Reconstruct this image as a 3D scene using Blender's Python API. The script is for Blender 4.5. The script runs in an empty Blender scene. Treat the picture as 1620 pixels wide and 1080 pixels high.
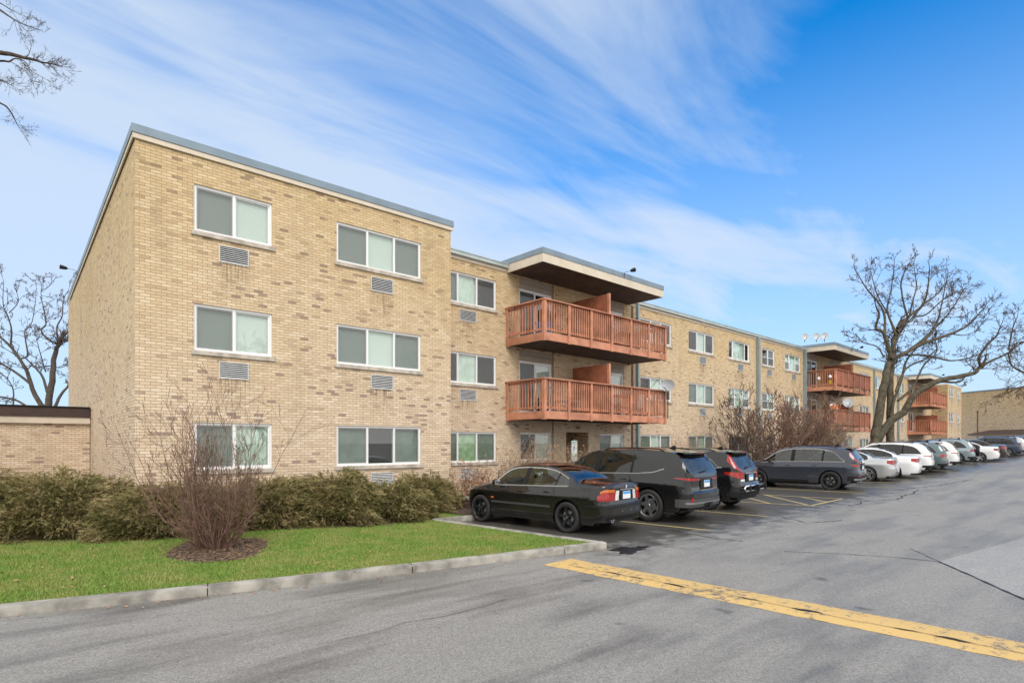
import bpy, math, random
import numpy as np
from mathutils import Vector, Matrix, noise
R = math.radians
S = bpy.context.scene
COL = S.collection
# ------------------------------------------------------------------ camera numbers
F = 909.0; CXP = 810.0; HZ = 700.6; CH = 1.93
TH = R(49.07); CT, ST = math.cos(TH), math.sin(TH)
def ray(px):
    t = (px-CXP)/F
    return CT+ST*t, ST-CT*t
def pt(px, py, d):                       # point seen at a pixel of the survey photo at depth d
    x, y = ray(px)
    return Vector((x*d, y*d, CH-(py-HZ)/F*d))
def gz(x):                               # the lot climbs gently to the right
    if x < 14: return 0.0
    if x < 20: return .0015*(x-14)**2
    if x < 70: return .054+.018*(x-20)
    if x < 90: return .954+.018*(x-70)*(1-(x-70)/40)
    return 1.134
def ground(px, py, h=0.0):
    x, y = ray(px); d = (CH-h)*F/(py-HZ)
    for _ in range(12):
        d = (CH-h-gz(x*d))*F/(py-HZ)
    return Vector((x*d, y*d, gz(x*d)+h))
# building frames: (origin, angle).  A = projecting wing, B = long main front
FA = (Vector((0, 14.5, 0)), 0.0)
FB = (Vector((10.08, 15.8, 0)), R(1.3))
def on_front(px, fr, yoff=0.0):
    o, a = fr; n = Vector((-math.sin(a), math.cos(a))); r = Vector(ray(px))
    d = (n.dot(o.xy)+yoff)/n.dot(r)
    p = r*d - o.xy
    return p.x*math.cos(a)+p.y*math.sin(a), d
def fs(px, fr=FB, yoff=0.0): return on_front(px, fr, yoff)[0]
# ------------------------------------------------------------------ materials
def new_mat(name):
    m = bpy.data.materials.new(name); m.use_nodes = True
    nt = m.node_tree; return m, nt, nt.nodes['Principled BSDF']
def pmat(name, col, rough=.6, metal=0.0, spec=.5, coat=0.0, nscale=0, namt=.15, bump=0, bscale=60, tr=0):
    m, nt, b = new_mat(name)
    b.inputs['Base Color'].default_value = (*col, 1); b.inputs['Roughness'].default_value = rough
    b.inputs['Metallic'].default_value = metal; b.inputs['Specular IOR Level'].default_value = spec
    if coat: b.inputs['Coat Weight'].default_value = coat; b.inputs['Coat Roughness'].default_value = .03
    tc = nt.nodes.new('ShaderNodeTexCoord')
    if nscale:
        n = nt.nodes.new('ShaderNodeTexNoise'); n.inputs['Scale'].default_value = nscale; n.inputs['Detail'].default_value = 5
        nt.links.new(tc.outputs['Object'], n.inputs['Vector'])
        mx = nt.nodes.new('ShaderNodeMix'); mx.data_type = 'RGBA'
        mx.inputs['A'].default_value = (*[c*(1-namt) for c in col], 1); mx.inputs['B'].default_value = (*[min(1, c*(1+namt)) for c in col], 1)
        cr = nt.nodes.new('ShaderNodeMapRange'); cr.inputs['From Min'].default_value = .35; cr.inputs['From Max'].default_value = .65
        nt.links.new(n.outputs['Fac'], cr.inputs['Value']); nt.links.new(cr.outputs['Result'], mx.inputs['Factor'])
        nt.links.new(mx.outputs['Result'], b.inputs['Base Color'])
    if bump:
        n2 = nt.nodes.new('ShaderNodeTexNoise'); n2.inputs['Scale'].default_value = bscale; n2.inputs['Detail'].default_value = 4
        nt.links.new(tc.outputs['Object'], n2.inputs['Vector'])
        bp = nt.nodes.new('ShaderNodeBump'); bp.inputs['Strength'].default_value = bump; bp.inputs['Distance'].default_value = .02
        nt.links.new(n2.outputs['Fac'], bp.inputs['Height']); nt.links.new(bp.outputs['Normal'], b.inputs['Normal'])
    return m
def ramp(nt, stops):
    r = nt.nodes.new('ShaderNodeValToRGB'); e = r.color_ramp.elements
    while len(e) > 1: e.remove(e[-1])
    e[0].position, e[0].color = stops[0][0], (*stops[0][1], 1)
    for p, c in stops[1:]:
        k = e.new(p); k.color = (*c, 1)
    return r
def math_n(nt, op, a, b=None, clamp=False):
    n = nt.nodes.new('ShaderNodeMath'); n.operation = op; n.use_clamp = clamp
    for i, v in enumerate((a, b)):
        if v is None: continue
        if isinstance(v, (int, float)): n.inputs[i].default_value = v
        else: nt.links.new(v, n.inputs[i])
    return n.outputs[0]
def noise_n(nt, vec, scale, detail=4, rough=.5, sx=None):
    n = nt.nodes.new('ShaderNodeTexNoise'); n.inputs['Scale'].default_value = scale; n.inputs['Detail'].default_value = detail
    n.inputs['Roughness'].default_value = rough
    if sx:
        mp = nt.nodes.new('ShaderNodeMapping'); mp.inputs['Scale'].default_value = sx
        nt.links.new(vec, mp.inputs['Vector']); vec = mp.outputs['Vector']
    nt.links.new(vec, n.inputs['Vector']); return n.outputs['Fac']
def mixc(nt, f, a, b, mode='MIX'):
    m = nt.nodes.new('ShaderNodeMix'); m.data_type = 'RGBA'; m.blend_type = mode
    for k, v in (('Factor', f), ('A', a), ('B', b)):
        if isinstance(v, tuple): m.inputs[k].default_value = (*v, 1)
        elif isinstance(v, (int, float)): m.inputs[k].default_value = v
        else: nt.links.new(v, m.inputs[k])
    return m.outputs['Result']
def brick_mat(name, stops, mortar, cl=.13):
    m, nt, b = new_mat(name)
    uv = nt.nodes.new('ShaderNodeUVMap').outputs['UV']
    br = nt.nodes.new('ShaderNodeTexBrick'); nt.links.new(uv, br.inputs['Vector'])
    br.inputs['Color1'].default_value = (0, 0, 0, 1); br.inputs['Color2'].default_value = (1, 1, 1, 1); br.inputs['Mortar'].default_value = (.5, .5, .5, 1)
    br.inputs['Scale'].default_value = 1; br.inputs['Brick Width'].default_value = .203; br.inputs['Row Height'].default_value = .0677
    br.inputs['Mortar Size'].default_value = .0055; br.inputs['Mortar Smooth'].default_value = .3; br.inputs['Bias'].default_value = 0
    tint = math_n(nt, 'MULTIPLY', br.outputs['Color'], 1.0)
    cln = noise_n(nt, uv, 1.0, 3, .6, (1.1, 4.5, 1))
    big = noise_n(nt, uv, .22, 3, .5)
    v = math_n(nt, 'ADD', tint, math_n(nt, 'MULTIPLY', math_n(nt, 'SUBTRACT', cln, .5), cl*2.2))
    v = math_n(nt, 'ADD', v, math_n(nt, 'MULTIPLY', math_n(nt, 'SUBTRACT', big, .5), .35), True)
    rp = ramp(nt, stops); nt.links.new(v, rp.inputs['Fac'])
    fine = noise_n(nt, uv, 38, 4, .6)
    c = mixc(nt, math_n(nt, 'MULTIPLY', fine, .5), rp.outputs['Color'], (.22, .15, .09), 'MIX')
    c = mixc(nt, .8, rp.outputs['Color'], c)
    stain = noise_n(nt, uv, .6, 5, .65, (1.6, .35, 1))
    st = nt.nodes.new('ShaderNodeMapRange'); st.inputs['From Min'].default_value = .52; st.inputs['From Max'].default_value = .75; st.inputs['To Max'].default_value = .35
    nt.links.new(stain, st.inputs['Value'])
    c = mixc(nt, st.outputs['Result'], c, (.25, .19, .12))
    hv = nt.nodes.new('ShaderNodeSeparateXYZ'); nt.links.new(uv, hv.inputs[0])      # brick tint by height: paler lower storeys, yellower above
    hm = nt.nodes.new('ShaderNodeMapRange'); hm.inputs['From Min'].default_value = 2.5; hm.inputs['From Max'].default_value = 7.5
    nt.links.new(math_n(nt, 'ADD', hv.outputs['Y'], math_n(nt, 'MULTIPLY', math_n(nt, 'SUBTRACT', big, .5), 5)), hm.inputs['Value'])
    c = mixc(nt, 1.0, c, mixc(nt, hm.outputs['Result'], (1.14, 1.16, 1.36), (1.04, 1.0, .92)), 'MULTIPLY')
    c = mixc(nt, math_n(nt, 'MULTIPLY', br.outputs['Fac'], .85), c, mortar)
    nt.links.new(c, b.inputs['Base Color']); b.inputs['Roughness'].default_value = .85; b.inputs['Specular IOR Level'].default_value = .25
    bp = nt.nodes.new('ShaderNodeBump'); bp.inputs['Strength'].default_value = .6; bp.inputs['Distance'].default_value = .012
    hgt = math_n(nt, 'ADD', math_n(nt, 'SUBTRACT', 1.0, br.outputs['Fac']), math_n(nt, 'MULTIPLY', fine, .25))
    nt.links.new(hgt, bp.inputs['Height']); nt.links.new(bp.outputs['Normal'], b.inputs['Normal'])
    return m
BR1 = [(0, (.31, .23, .165)), (.02, (.40, .30, .205)), (.05, (.52, .39, .24)), (.11, (.61, .475, .30)), (.4, (.66, .51, .31)), (.75, (.71, .56, .355)), (1, (.76, .63, .42))]
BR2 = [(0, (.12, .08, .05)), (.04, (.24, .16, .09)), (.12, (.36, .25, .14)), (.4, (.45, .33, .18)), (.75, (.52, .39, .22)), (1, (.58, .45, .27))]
M = {}
M['brick'] = brick_mat('brick_tan', BR1, (.25, .185, .115))
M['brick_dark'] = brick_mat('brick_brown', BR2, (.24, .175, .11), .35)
M['concrete'] = pmat('concrete', (.42, .40, .36), .85, nscale=6, namt=.18, bump=.3, bscale=90)
M['stone'] = pmat('sill_stone', (.46, .41, .35), .8, nscale=5, namt=.25)
M['fascia_blue'] = pmat('metal_coping', (.20, .26, .31), .45, metal=.3, nscale=2, namt=.08)
M['fascia_cream'] = pmat('cream_fascia', (.62, .54, .43), .6, nscale=3, namt=.06)
M['soffit'] = pmat('brown_soffit', (.105, .066, .05), .6, nscale=4, namt=.3)
M['gutter'] = pmat('gutter_metal', (.40, .46, .45), .4, metal=.2, nscale=2, namt=.1)
M['spout'] = pmat('spout_metal', (.27, .35, .38), .4, metal=.3, nscale=2, namt=.1)
M['vinyl'] = pmat('white_vinyl', (.80, .80, .80), .35)
M['blind'] = pmat('blind', (.74, .76, .72), .6)
M['blind_grey'] = pmat('blind_grey', (.48, .50, .49), .6)
M['curtain'] = pmat('curtain', (.60, .66, .60), .8, nscale=3, namt=.15)
M['curtain_green'] = pmat('curtain_green', (.34, .46, .28), .8, nscale=6, namt=.2)
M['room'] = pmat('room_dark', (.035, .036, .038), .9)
M['cpanel'] = pmat('tan_panel', (.36, .30, .24), .7, nscale=3, namt=.08)
M['redwood'] = pmat('redwood_stain', (.49, .215, .128), .65, nscale=2.2, namt=.24)
M['redwood2'] = pmat('redwood_panel', (.36, .12, .062), .65, nscale=3, namt=.18)
M['grille'] = pmat('grille_metal', (.60, .61, .61), .5, metal=.2, nscale=8, namt=.1)
M['black'] = pmat('black_plastic', (.012, .012, .013), .55, spec=.25)
M['trim'] = pmat('bright_trim', (.72, .72, .74), .3, metal=.55)
M['rubber'] = pmat('tyre_rubber', (.018, .017, .017), .75, nscale=30, namt=.3)
M['chrome'] = pmat('chrome', (.75, .75, .77), .12, metal=1)
M['alloy'] = pmat('alloy', (.55, .55, .57), .28, metal=.9)
M['gunmetal'] = pmat('dark_alloy', (.035, .035, .038), .3, metal=.6)
M['seat'] = pmat('seat', (.30, .28, .25), .8)
M['seat_dark'] = pmat('seat_dark', (.05, .05, .055), .8)
M['plate'] = pmat('plate_white', (.75, .77, .80), .4)
M['plate_blue'] = pmat('plate_blue', (.08, .33, .72), .4)
M['redlamp'] = pmat('red_lens', (.30, .008, .006), .12, coat=.6, nscale=25, namt=.25)
M['amber'] = pmat('amber_lens', (.55, .13, .015), .15, coat=.6)
M['clearlamp'] = pmat('clear_lens', (.62, .62, .62), .15, coat=.6, nscale=40, namt=.4)
M['darkred'] = pmat('dark_red_lens', (.22, .012, .012), .12, coat=.6)
M['yellow'] = None
M['white'] = pmat('white_paint', (.78, .79, .80), .5)
M['steel'] = pmat('steel', (.30, .31, .32), .45, metal=.6)
M['dish'] = pmat('dish_grey', (.45, .48, .52), .4)
M['signgreen'] = pmat('sign_green', (.03, .36, .18), .4)
M['signblue'] = pmat('sign_blue', (.03, .08, .42), .4)
M['signwhite'] = pmat('sign_white', (.72, .80, .78), .4)
M['bark'] = pmat('bark', (.075, .058, .045), .9, nscale=9, namt=.4, bump=.6, bscale=22)
M['bark_moss'] = pmat('bark_mossy', (.085, .072, .048), .9, nscale=5, namt=.4, bump=.6, bscale=22)
M['twig'] = pmat('twig', (.185, .11, .078), .85, nscale=12, namt=.35)
M['twig_tan'] = pmat('twig_tan', (.30, .215, .15), .85, nscale=12, namt=.3)
M['twig_dark'] = pmat('twig_dark', (.085, .058, .042), .85, nscale=12, namt=.3)
M['dryleaf'] = pmat('dry_leaf', (.40, .18, .09), .8, nscale=9, namt=.4)
M['seedhead'] = pmat('seed_head', (.50, .34, .19), .9, nscale=9, namt=.3)
M['tub_blue'] = pmat('tub_blue', (.02, .22, .62), .5)
M['tablewood'] = pmat('table_wood', (.24, .09, .05), .6, nscale=7, namt=.2)
M['flag_orange'] = pmat('orange_cloth', (.80, .20, .04), .7)
M['pot_yellow'] = pmat('yellow_plastic', (.80, .62, .03), .5)
M['mulch'] = pmat('mulch', (.085, .055, .038), .95, nscale=22, namt=.5, bump=1, bscale=45)
M['soil'] = pmat('soil', (.12, .08, .055), .95, nscale=22, namt=.4, bump=1, bscale=45)
M['brownroof'] = pmat('brown_roof', (.055, .03, .026), .6, nscale=4, namt=.2)
def glass_mat(name, tint, refl=.9, base=.06, rough=.01):
    m, nt, b = new_mat(name); nt.nodes.remove(b)
    o = nt.nodes['Material Output']
    tr = nt.nodes.new('ShaderNodeBsdfTransparent'); tr.inputs['Color'].default_value = (*tint, 1)
    gl = nt.nodes.new('ShaderNodeBsdfGlossy'); gl.inputs['Roughness'].default_value = rough; gl.inputs['Color'].default_value = (refl, refl, refl, 1)
    fr = nt.nodes.new('ShaderNodeLayerWeight'); fr.inputs['Blend'].default_value = .5
    f = math_n(nt, 'ADD', math_n(nt, 'MULTIPLY', math_n(nt, 'POWER', fr.outputs['Facing'], 4.0), .9), base, True)
    tc = nt.nodes.new('ShaderNodeTexCoord')
    n = nt.nodes.new('ShaderNodeTexNoise'); n.inputs['Scale'].default_value = .9; nt.links.new(tc.outputs['Object'], n.inputs['Vector'])
    bp = nt.nodes.new('ShaderNodeBump'); bp.inputs['Strength'].default_value = .05; nt.links.new(n.outputs['Fac'], bp.inputs['Height']); nt.links.new(bp.outputs['Normal'], gl.inputs['Normal'])
    mx = nt.nodes.new('ShaderNodeMixShader'); nt.links.new(f, mx.inputs[0]); nt.links.new(tr.outputs[0], mx.inputs[1]); nt.links.new(gl.outputs[0], mx.inputs[2])
    nt.links.new(mx.outputs[0], o.inputs['Surface']); return m
M['glass'] = glass_mat('window_glass', (.84, .93, .89), base=.15)
M['screen'] = glass_mat('insect_screen', (.66, .67, .67), .55, .17, .7)
M['carglass'] = glass_mat('car_glass', (.42, .52, .44), .95, .08)
M['carglass_dark'] = glass_mat('car_glass_tinted', (.05, .05, .055), .95, .06)
M['carglass_rear'] = glass_mat('car_glass_rear', (.20, .21, .22), .85, .09)
def paint(name, col, metal=.35, rough=.28):
    m, nt, b = new_mat(name)
    tc = nt.nodes.new('ShaderNodeTexCoord')
    d = noise_n(nt, tc.outputs['Object'], 3.0, 5, .6)
    g = nt.nodes.new('ShaderNodeSeparateXYZ'); nt.links.new(tc.outputs['Object'], g.inputs[0])
    low = nt.nodes.new('ShaderNodeMapRange'); low.inputs['From Min'].default_value = .75; low.inputs['From Max'].default_value = .2; nt.links.new(g.outputs['Z'], low.inputs['Value'])
    dirt = math_n(nt, 'MULTIPLY', math_n(nt, 'MULTIPLY', low.outputs['Result'], d), .28, True)
    c = mixc(nt, dirt, col, (.09, .08, .07)); nt.links.new(c, b.inputs['Base Color'])
    b.inputs['Metallic'].default_value = metal; b.inputs['Coat Weight'].default_value = 1; b.inputs['Coat Roughness'].default_value = .015; b.inputs['Specular IOR Level'].default_value = .15
    nt.links.new(math_n(nt, 'ADD', rough, math_n(nt, 'MULTIPLY', dirt, .6)), b.inputs['Roughness'])
    return m
P_BLACK = paint('paint_black', (.006, .006, .006), 0, .25); P_BLACK2 = paint('paint_black_metallic', (.008, .008, .009), 0, .22)
P_SLATE = paint('paint_slate', (.045, .052, .072), .4, .3); P_WHITE = paint('paint_white', (.76, .77, .78), 0, .35)
P_SILVER = paint('paint_silver', (.50, .52, .53), .6, .32); P_BLUEGREY = paint('paint_bluegrey', (.30, .37, .40), .5, .32)
P_NAVY = paint('paint_navy', (.045, .06, .10), .5, .3); P_BLUE = paint('paint_blue', (.10, .15, .35), .5, .3)
P_MAROON = paint('paint_dark', (.03, .02, .022), .4, .3); P_TEAL = paint('paint_teal', (.12, .16, .17), .5, .3)
# ------------------------------------------------------------------ mesh builder
class MB:
    def __init__(s): s.v = []; s.f = []; s.m = []
    def vert(s, p): s.v.append(tuple(p)); return len(s.v)-1
    def face(s, idx, m=0): s.f.append(tuple(idx)); s.m.append(m)
    def quad(s, a, b, c, d, m=0):
        n = len(s.v); s.v += [tuple(a), tuple(b), tuple(c), tuple(d)]; s.face((n, n+1, n+2, n+3), m)
    def poly(s, pts, m=0):
        n = len(s.v); s.v += [tuple(p) for p in pts]; s.face(range(n, n+len(pts)), m)
    def box(s, a, b, m=0, mat=None):
        x0, y0, z0 = a; x1, y1, z1 = b
        P = [Vector(p) for p in ((x0, y0, z0), (x1, y0, z0), (x1, y1, z0), (x0, y1, z0), (x0, y0, z1), (x1, y0, z1), (x1, y1, z1), (x0, y1, z1))]
        if mat: P = [mat @ p for p in P]
        n = len(s.v); s.v += [tuple(p) for p in P]
        for f in ((0, 3, 2, 1), (4, 5, 6, 7), (0, 1, 5, 4), (1, 2, 6, 5), (2, 3, 7, 6), (3, 0, 4, 7)): s.face([n+i for i in f], m)
    def tube(s, pts, rad, n=6, m=0, cap=True):
        pts = [Vector(p) for p in pts]
        if not isinstance(rad, (list, tuple)): rad = [rad]*len(pts)
        prev = None; base = []
        for i, p in enumerate(pts):
            d = (pts[min(i+1, len(pts)-1)]-pts[max(i-1, 0)])
            if d.length < 1e-9: d = Vector((0, 0, 1))
            d.normalize()
            if prev is None:
                a = d.cross(Vector((0, 0, 1)) if abs(d.z) < .9 else Vector((1, 0, 0))).normalized()
            else:
                a = (prev-d*prev.dot(d))
                a = a.normalized() if a.length > 1e-6 else d.orthogonal().normalized()
            prev = a; b = d.cross(a); k = len(s.v); base.append(k); r = rad[i]
            for j in range(n):
                t = 2*math.pi*j/n; q = p+a*(math.cos(t)*r)+b*(math.sin(t)*r); s.v.append((q.x, q.y, q.z))
        for i in range(len(pts)-1):
            for j in range(n):
                s.face((base[i]+j, base[i]+(j+1) % n, base[i+1]+(j+1) % n, base[i+1]+j), m)
        if cap: s.face([base[0]+j for j in range(n)][::-1], m); s.face([base[-1]+j for j in range(n)], m)
    def lathe(s, prof, n=24, m=0, axis='z', c=(0, 0, 0)):      # prof: (r, h)
        rings = []
        for r, h in prof:
            k = len(s.v); rings.append(k)
            for j in range(n):
                t = 2*math.pi*j/n
                p = (r*math.cos(t), r*math.sin(t), h) if axis == 'z' else (r*math.cos(t), h, r*math.sin(t))
                s.v.append((p[0]+c[0], p[1]+c[1], p[2]+c[2]))
        for a, b in zip(rings, rings[1:]):
            for j in range(n): s.face((a+j, a+(j+1) % n, b+(j+1) % n, b+j), m)
    def grid(s, rows, m=0, flip=False):
        nr, nc = len(rows), len(rows[0]); k = len(s.v)
        for r in rows: s.v += [tuple(p) for p in r]
        for i in range(nr-1):
            for j in range(nc-1):
                q = (k+i*nc+j, k+i*nc+j+1, k+(i+1)*nc+j+1, k+(i+1)*nc+j)
                s.face(q[::-1] if flip else q, m)
    def mirror_y(s):
        k = len(s.v); nf = len(s.f)
        s.v += [(x, -y, z) for x, y, z in s.v]
        for i in range(nf): s.f.append(tuple(v+k for v in s.f[i][::-1])); s.m.append(s.m[i])
        return s
    def build(s, name, mats, parent=None, smooth=None, uv=False):
        me = bpy.data.meshes.new(name)
        if not isinstance(mats, (list, tuple)): mats = [mats]
        me.from_pydata(s.v, [], s.f)
        for m in mats: me.materials.append(m)
        if len(mats) > 1: me.polygons.foreach_set('material_index', s.m)
        if uv:
            l = me.uv_layers.new(name='UVMap').data
            for p in me.polygons:
                n = p.normal; ax = max(range(3), key=lambda i: abs(n[i]))
                for li in p.loop_indices:
                    c = me.vertices[me.loops[li].vertex_index].co
                    l[li].uv = (c.y, c.z) if ax == 0 else (c.x, c.z) if ax == 1 else (c.x, c.y)
        if smooth is not None:
            me.polygons.foreach_set('use_smooth', [True]*len(me.polygons)); me.set_sharp_from_angle(angle=R(smooth))
        o = bpy.data.objects.new(name, me); COL.objects.link(o)
        if parent: o.parent = parent
        return o
def tag(o, label=None, cat=None, group=None, kind=None):
    for k, v in (('label', label), ('category', cat), ('group', group), ('kind', kind)):
        if v: o[k] = v
    return o
def empty(name, loc=(0, 0, 0), rz=0, label=None, cat=None, group=None):
    o = bpy.data.objects.new(name, None); COL.objects.link(o); o.location = loc; o.rotation_euler = (0, 0, rz)
    o.empty_display_size = .2
    return tag(o, label, cat, group)
def copy_tree(o, parent=None):
    c = o.copy(); COL.objects.link(c)
    if parent: c.parent = parent
    for ch in o.children: copy_tree(ch, c)
    return c
def text_mb(body, size, name, mat, parent, loc, rot, depth=.002):
    cu = bpy.data.curves.new(name, 'FONT'); cu.body = body; cu.size = size; cu.extrude = depth; cu.align_x = 'CENTER'; cu.align_y = 'CENTER'
    t = bpy.data.objects.new(name+'_tmp', cu); COL.objects.link(t); bpy.context.view_layer.update()
    me = bpy.data.meshes.new_from_object(t.evaluated_get(bpy.context.evaluated_depsgraph_get()))
    bpy.data.objects.remove(t); me.name = name; me.materials.clear(); me.materials.append(mat)
    o = bpy.data.objects.new(name, me); COL.objects.link(o); o.location = loc; o.rotation_euler = rot
    if parent: o.parent = parent
    return o
def cat_interp(keys, x):                  # monotone-ish cubic through keys
    if x <= keys[0][0]: return keys[0][1]
    if x >= keys[-1][0]: return keys[-1][1]
    for i in range(len(keys)-1):
        if keys[i][0] <= x <= keys[i+1][0]: break
    x0, y0 = keys[i]; x1, y1 = keys[i+1]; h = x1-x0; dl = (y1-y0)/h
    def slope(j):
        if j <= 0 or j >= len(keys)-1:
            return dl
        a = (keys[j][1]-keys[j-1][1])/(keys[j][0]-keys[j-1][0]); b = (keys[j+1][1]-keys[j][1])/(keys[j+1][0]-keys[j][0])
        return 0 if a*b <= 0 else 2*a*b/(a+b)
    m0, m1 = slope(i), slope(i+1); t = (x-x0)/h
    return (2*t**3-3*t*t+1)*y0+(t**3-2*t*t+t)*h*m0+(-2*t**3+3*t*t)*y1+(t**3-t*t)*h*m1
# ================================================================== SETTING: ground, road, lawn
def lot(s, y, z=0):                       # lot frame (same turn as frame B), origin at the kerb corner line
    a = FB[1]; o = FB[0]
    x = o.x+s*math.cos(a)-y*math.sin(a); yy = o.y+s*math.sin(a)+y*math.cos(a)
    return Vector((x, yy, gz(x)+z))
def asphalt_mat(name, c0, c1, wet=0.0, wetlot=False):
    m, nt, b = new_mat(name)
    tc = nt.nodes.new('ShaderNodeTexCoord').outputs['Object']
    big = noise_n(nt, tc, .35, 4, .55); mid = noise_n(nt, tc, 2.2, 5, .65); agg = noise_n(nt, tc, 130, 3, .7)
    streak = noise_n(nt, tc, 1.0, 5, .6, (.25, 1.6, 1))
    c = mixc(nt, big, c0, c1)
    c = mixc(nt, math_n(nt, 'MULTIPLY', mid, .35), c, (.05, .048, .045))
    ag = nt.nodes.new('ShaderNodeMapRange'); ag.inputs['From Min'].default_value = .38; ag.inputs['From Max'].default_value = .66; nt.links.new(agg, ag.inputs['Value'])
    vor = nt.nodes.new('ShaderNodeTexVoronoi'); vor.inputs['Scale'].default_value = 75; nt.links.new(tc, vor.inputs['Vector'])
    sp = nt.nodes.new('ShaderNodeSeparateColor'); nt.links.new(vor.outputs['Color'], sp.inputs[0])
    f2 = math_n(nt, 'MULTIPLY', math_n(nt, 'ADD', ag.outputs['Result'], sp.outputs['Red']), .5)
    c = mixc(nt, f2, mixc(nt, .62, c, (.02, .02, .02)), mixc(nt, .40, c, (.62, .60, .56)))
    g = nt.nodes.new('ShaderNodeSeparateXYZ'); nt.links.new(tc, g.inputs[0])
    w = nt.nodes.new('ShaderNodeMapRange'); w.inputs['From Min'].default_value = .47; w.inputs['From Max'].default_value = .60
    nt.links.new(math_n(nt, 'ADD', math_n(nt, 'MULTIPLY', big, .45), math_n(nt, 'MULTIPLY', streak, .55)), w.inputs['Value'])
    nr = nt.nodes.new('ShaderNodeMapRange'); nr.inputs['From Min'].default_value = 8.0; nr.inputs['From Max'].default_value = 4.0; nt.links.new(g.outputs['X'], nr.inputs['Value'])
    wv = math_n(nt, 'MULTIPLY', w.outputs['Result'], math_n(nt, 'ADD', math_n(nt, 'MULTIPLY', nr.outputs['Result'], .38 if wetlot else 0), wet))
    if wetlot:                            # stalls stay wet: y in metres grows towards the building
        yy = math_n(nt, 'ADD', g.outputs['Y'], math_n(nt, 'MULTIPLY', g.outputs['X'], -.0227))
        l = nt.nodes.new('ShaderNodeMapRange'); l.inputs['From Min'].default_value = 5.6; l.inputs['From Max'].default_value = 6.9; nt.links.new(math_n(nt, 'ADD', yy, math_n(nt, 'MULTIPLY', math_n(nt, 'SUBTRACT', mid, .5), 4.2)), l.inputs['Value'])
        fx = nt.nodes.new('ShaderNodeMapRange'); fx.inputs['From Min'].default_value = 7.2; fx.inputs['From Max'].default_value = 8.6; nt.links.new(math_n(nt, 'ADD', g.outputs['X'], math_n(nt, 'MULTIPLY', mid, .8)), fx.inputs['Value'])
        wl = math_n(nt, 'MULTIPLY', math_n(nt, 'MULTIPLY', l.outputs['Result'], fx.outputs['Result']), .95)
        wv = math_n(nt, 'MAXIMUM', wv, wl)
    c = mixc(nt, math_n(nt, 'MULTIPLY', wv, .78), c, (.014, .013, .012))
    sp2 = noise_n(nt, tc, 1.9, 2, .5); om = nt.nodes.new('ShaderNodeMapRange'); om.inputs['From Min'].default_value = .70; om.inputs['From Max'].default_value = .76; nt.links.new(sp2, om.inputs['Value'])
    c = mixc(nt, math_n(nt, 'MULTIPLY', om.outputs['Result'], .5), c, (.03, .028, .026))
    nt.links.new(c, b.inputs['Base Color'])
    nt.links.new(math_n(nt, 'SUBTRACT', .66, math_n(nt, 'MULTIPLY', wv, .34)), b.inputs['Roughness'])
    bp = nt.nodes.new('ShaderNodeBump'); bp.inputs['Distance'].default_value = .01
    nt.links.new(math_n(nt, 'SUBTRACT', .55, math_n(nt, 'MULTIPLY', wv, .45)), bp.inputs['Strength'])
    nt.links.new(agg, bp.inputs['Height']); nt.links.new(bp.outputs['Normal'], b.inputs['Normal'])
    return m
M['asphalt'] = asphalt_mat('asphalt', (.255, .24, .215), (.385, .373, .352), .40, True)
M['asphalt_patch'] = asphalt_mat('asphalt_new', (.42, .415, .405), (.47, .465, .455), .15)
M['crack'] = pmat('crack_black', (.012, .012, .012), .6)
def worn_paint(name, col, thr=.5, yscale=(1, 1, 1)):
    m, nt, b = new_mat(name)
    tc = nt.nodes.new('ShaderNodeTexCoord').outputs['Object']
    n1 = noise_n(nt, tc, 9, 6, .7, yscale); n2 = noise_n(nt, tc, 70, 3, .7); n3 = noise_n(nt, tc, .7, 3, .5)
    v = math_n(nt, 'ADD', math_n(nt, 'ADD', math_n(nt, 'MULTIPLY', n1, .5), math_n(nt, 'MULTIPLY', n2, .25)), math_n(nt, 'MULTIPLY', n3, .25))
    mr = nt.nodes.new('ShaderNodeMapRange'); mr.inputs['From Min'].default_value = thr; mr.inputs['From Max'].default_value = thr+.07; nt.links.new(v, mr.inputs['Value'])
    cc = mixc(nt, n1, tuple(x*.8 for x in col), tuple(min(1, x*1.15) for x in col))
    nt.links.new(mixc(nt, mr.outputs['Result'], cc, (.14, .13, .12)), b.inputs['Base Color'])
    b.inputs['Roughness'].default_value = .7
    bp = nt.nodes.new('ShaderNodeBump'); bp.inputs['Distance'].default_value = .008; bp.inputs['Strength'].default_value = .5
    nt.links.new(n2, bp.inputs['Height']); nt.links.new(bp.outputs['Normal'], b.inputs['Normal'])
    return m
M['yellow'] = worn_paint('yellow_road_paint', (.63, .425, .155), .512)
M['yellow_line'] = worn_paint('yellow_line_paint', (.50, .39, .17), .53)
xs = [-400, -60, 0, 8, 14]+[14+.75*i for i in range(1, 9)]+[24, 30, 40, 50, 60, 70, 74, 78, 82, 86, 90, 140, 400, 1500]
b_ = MB()
for x0, x1 in zip(xs, xs[1:]): b_.quad((x0, -900, gz(x0)), (x1, -900, gz(x1)), (x1, 1500, gz(x1)), (x0, 1500, gz(x0)))
tag(b_.build('asphalt_road', M['asphalt'], smooth=30), kind='structure')
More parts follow.
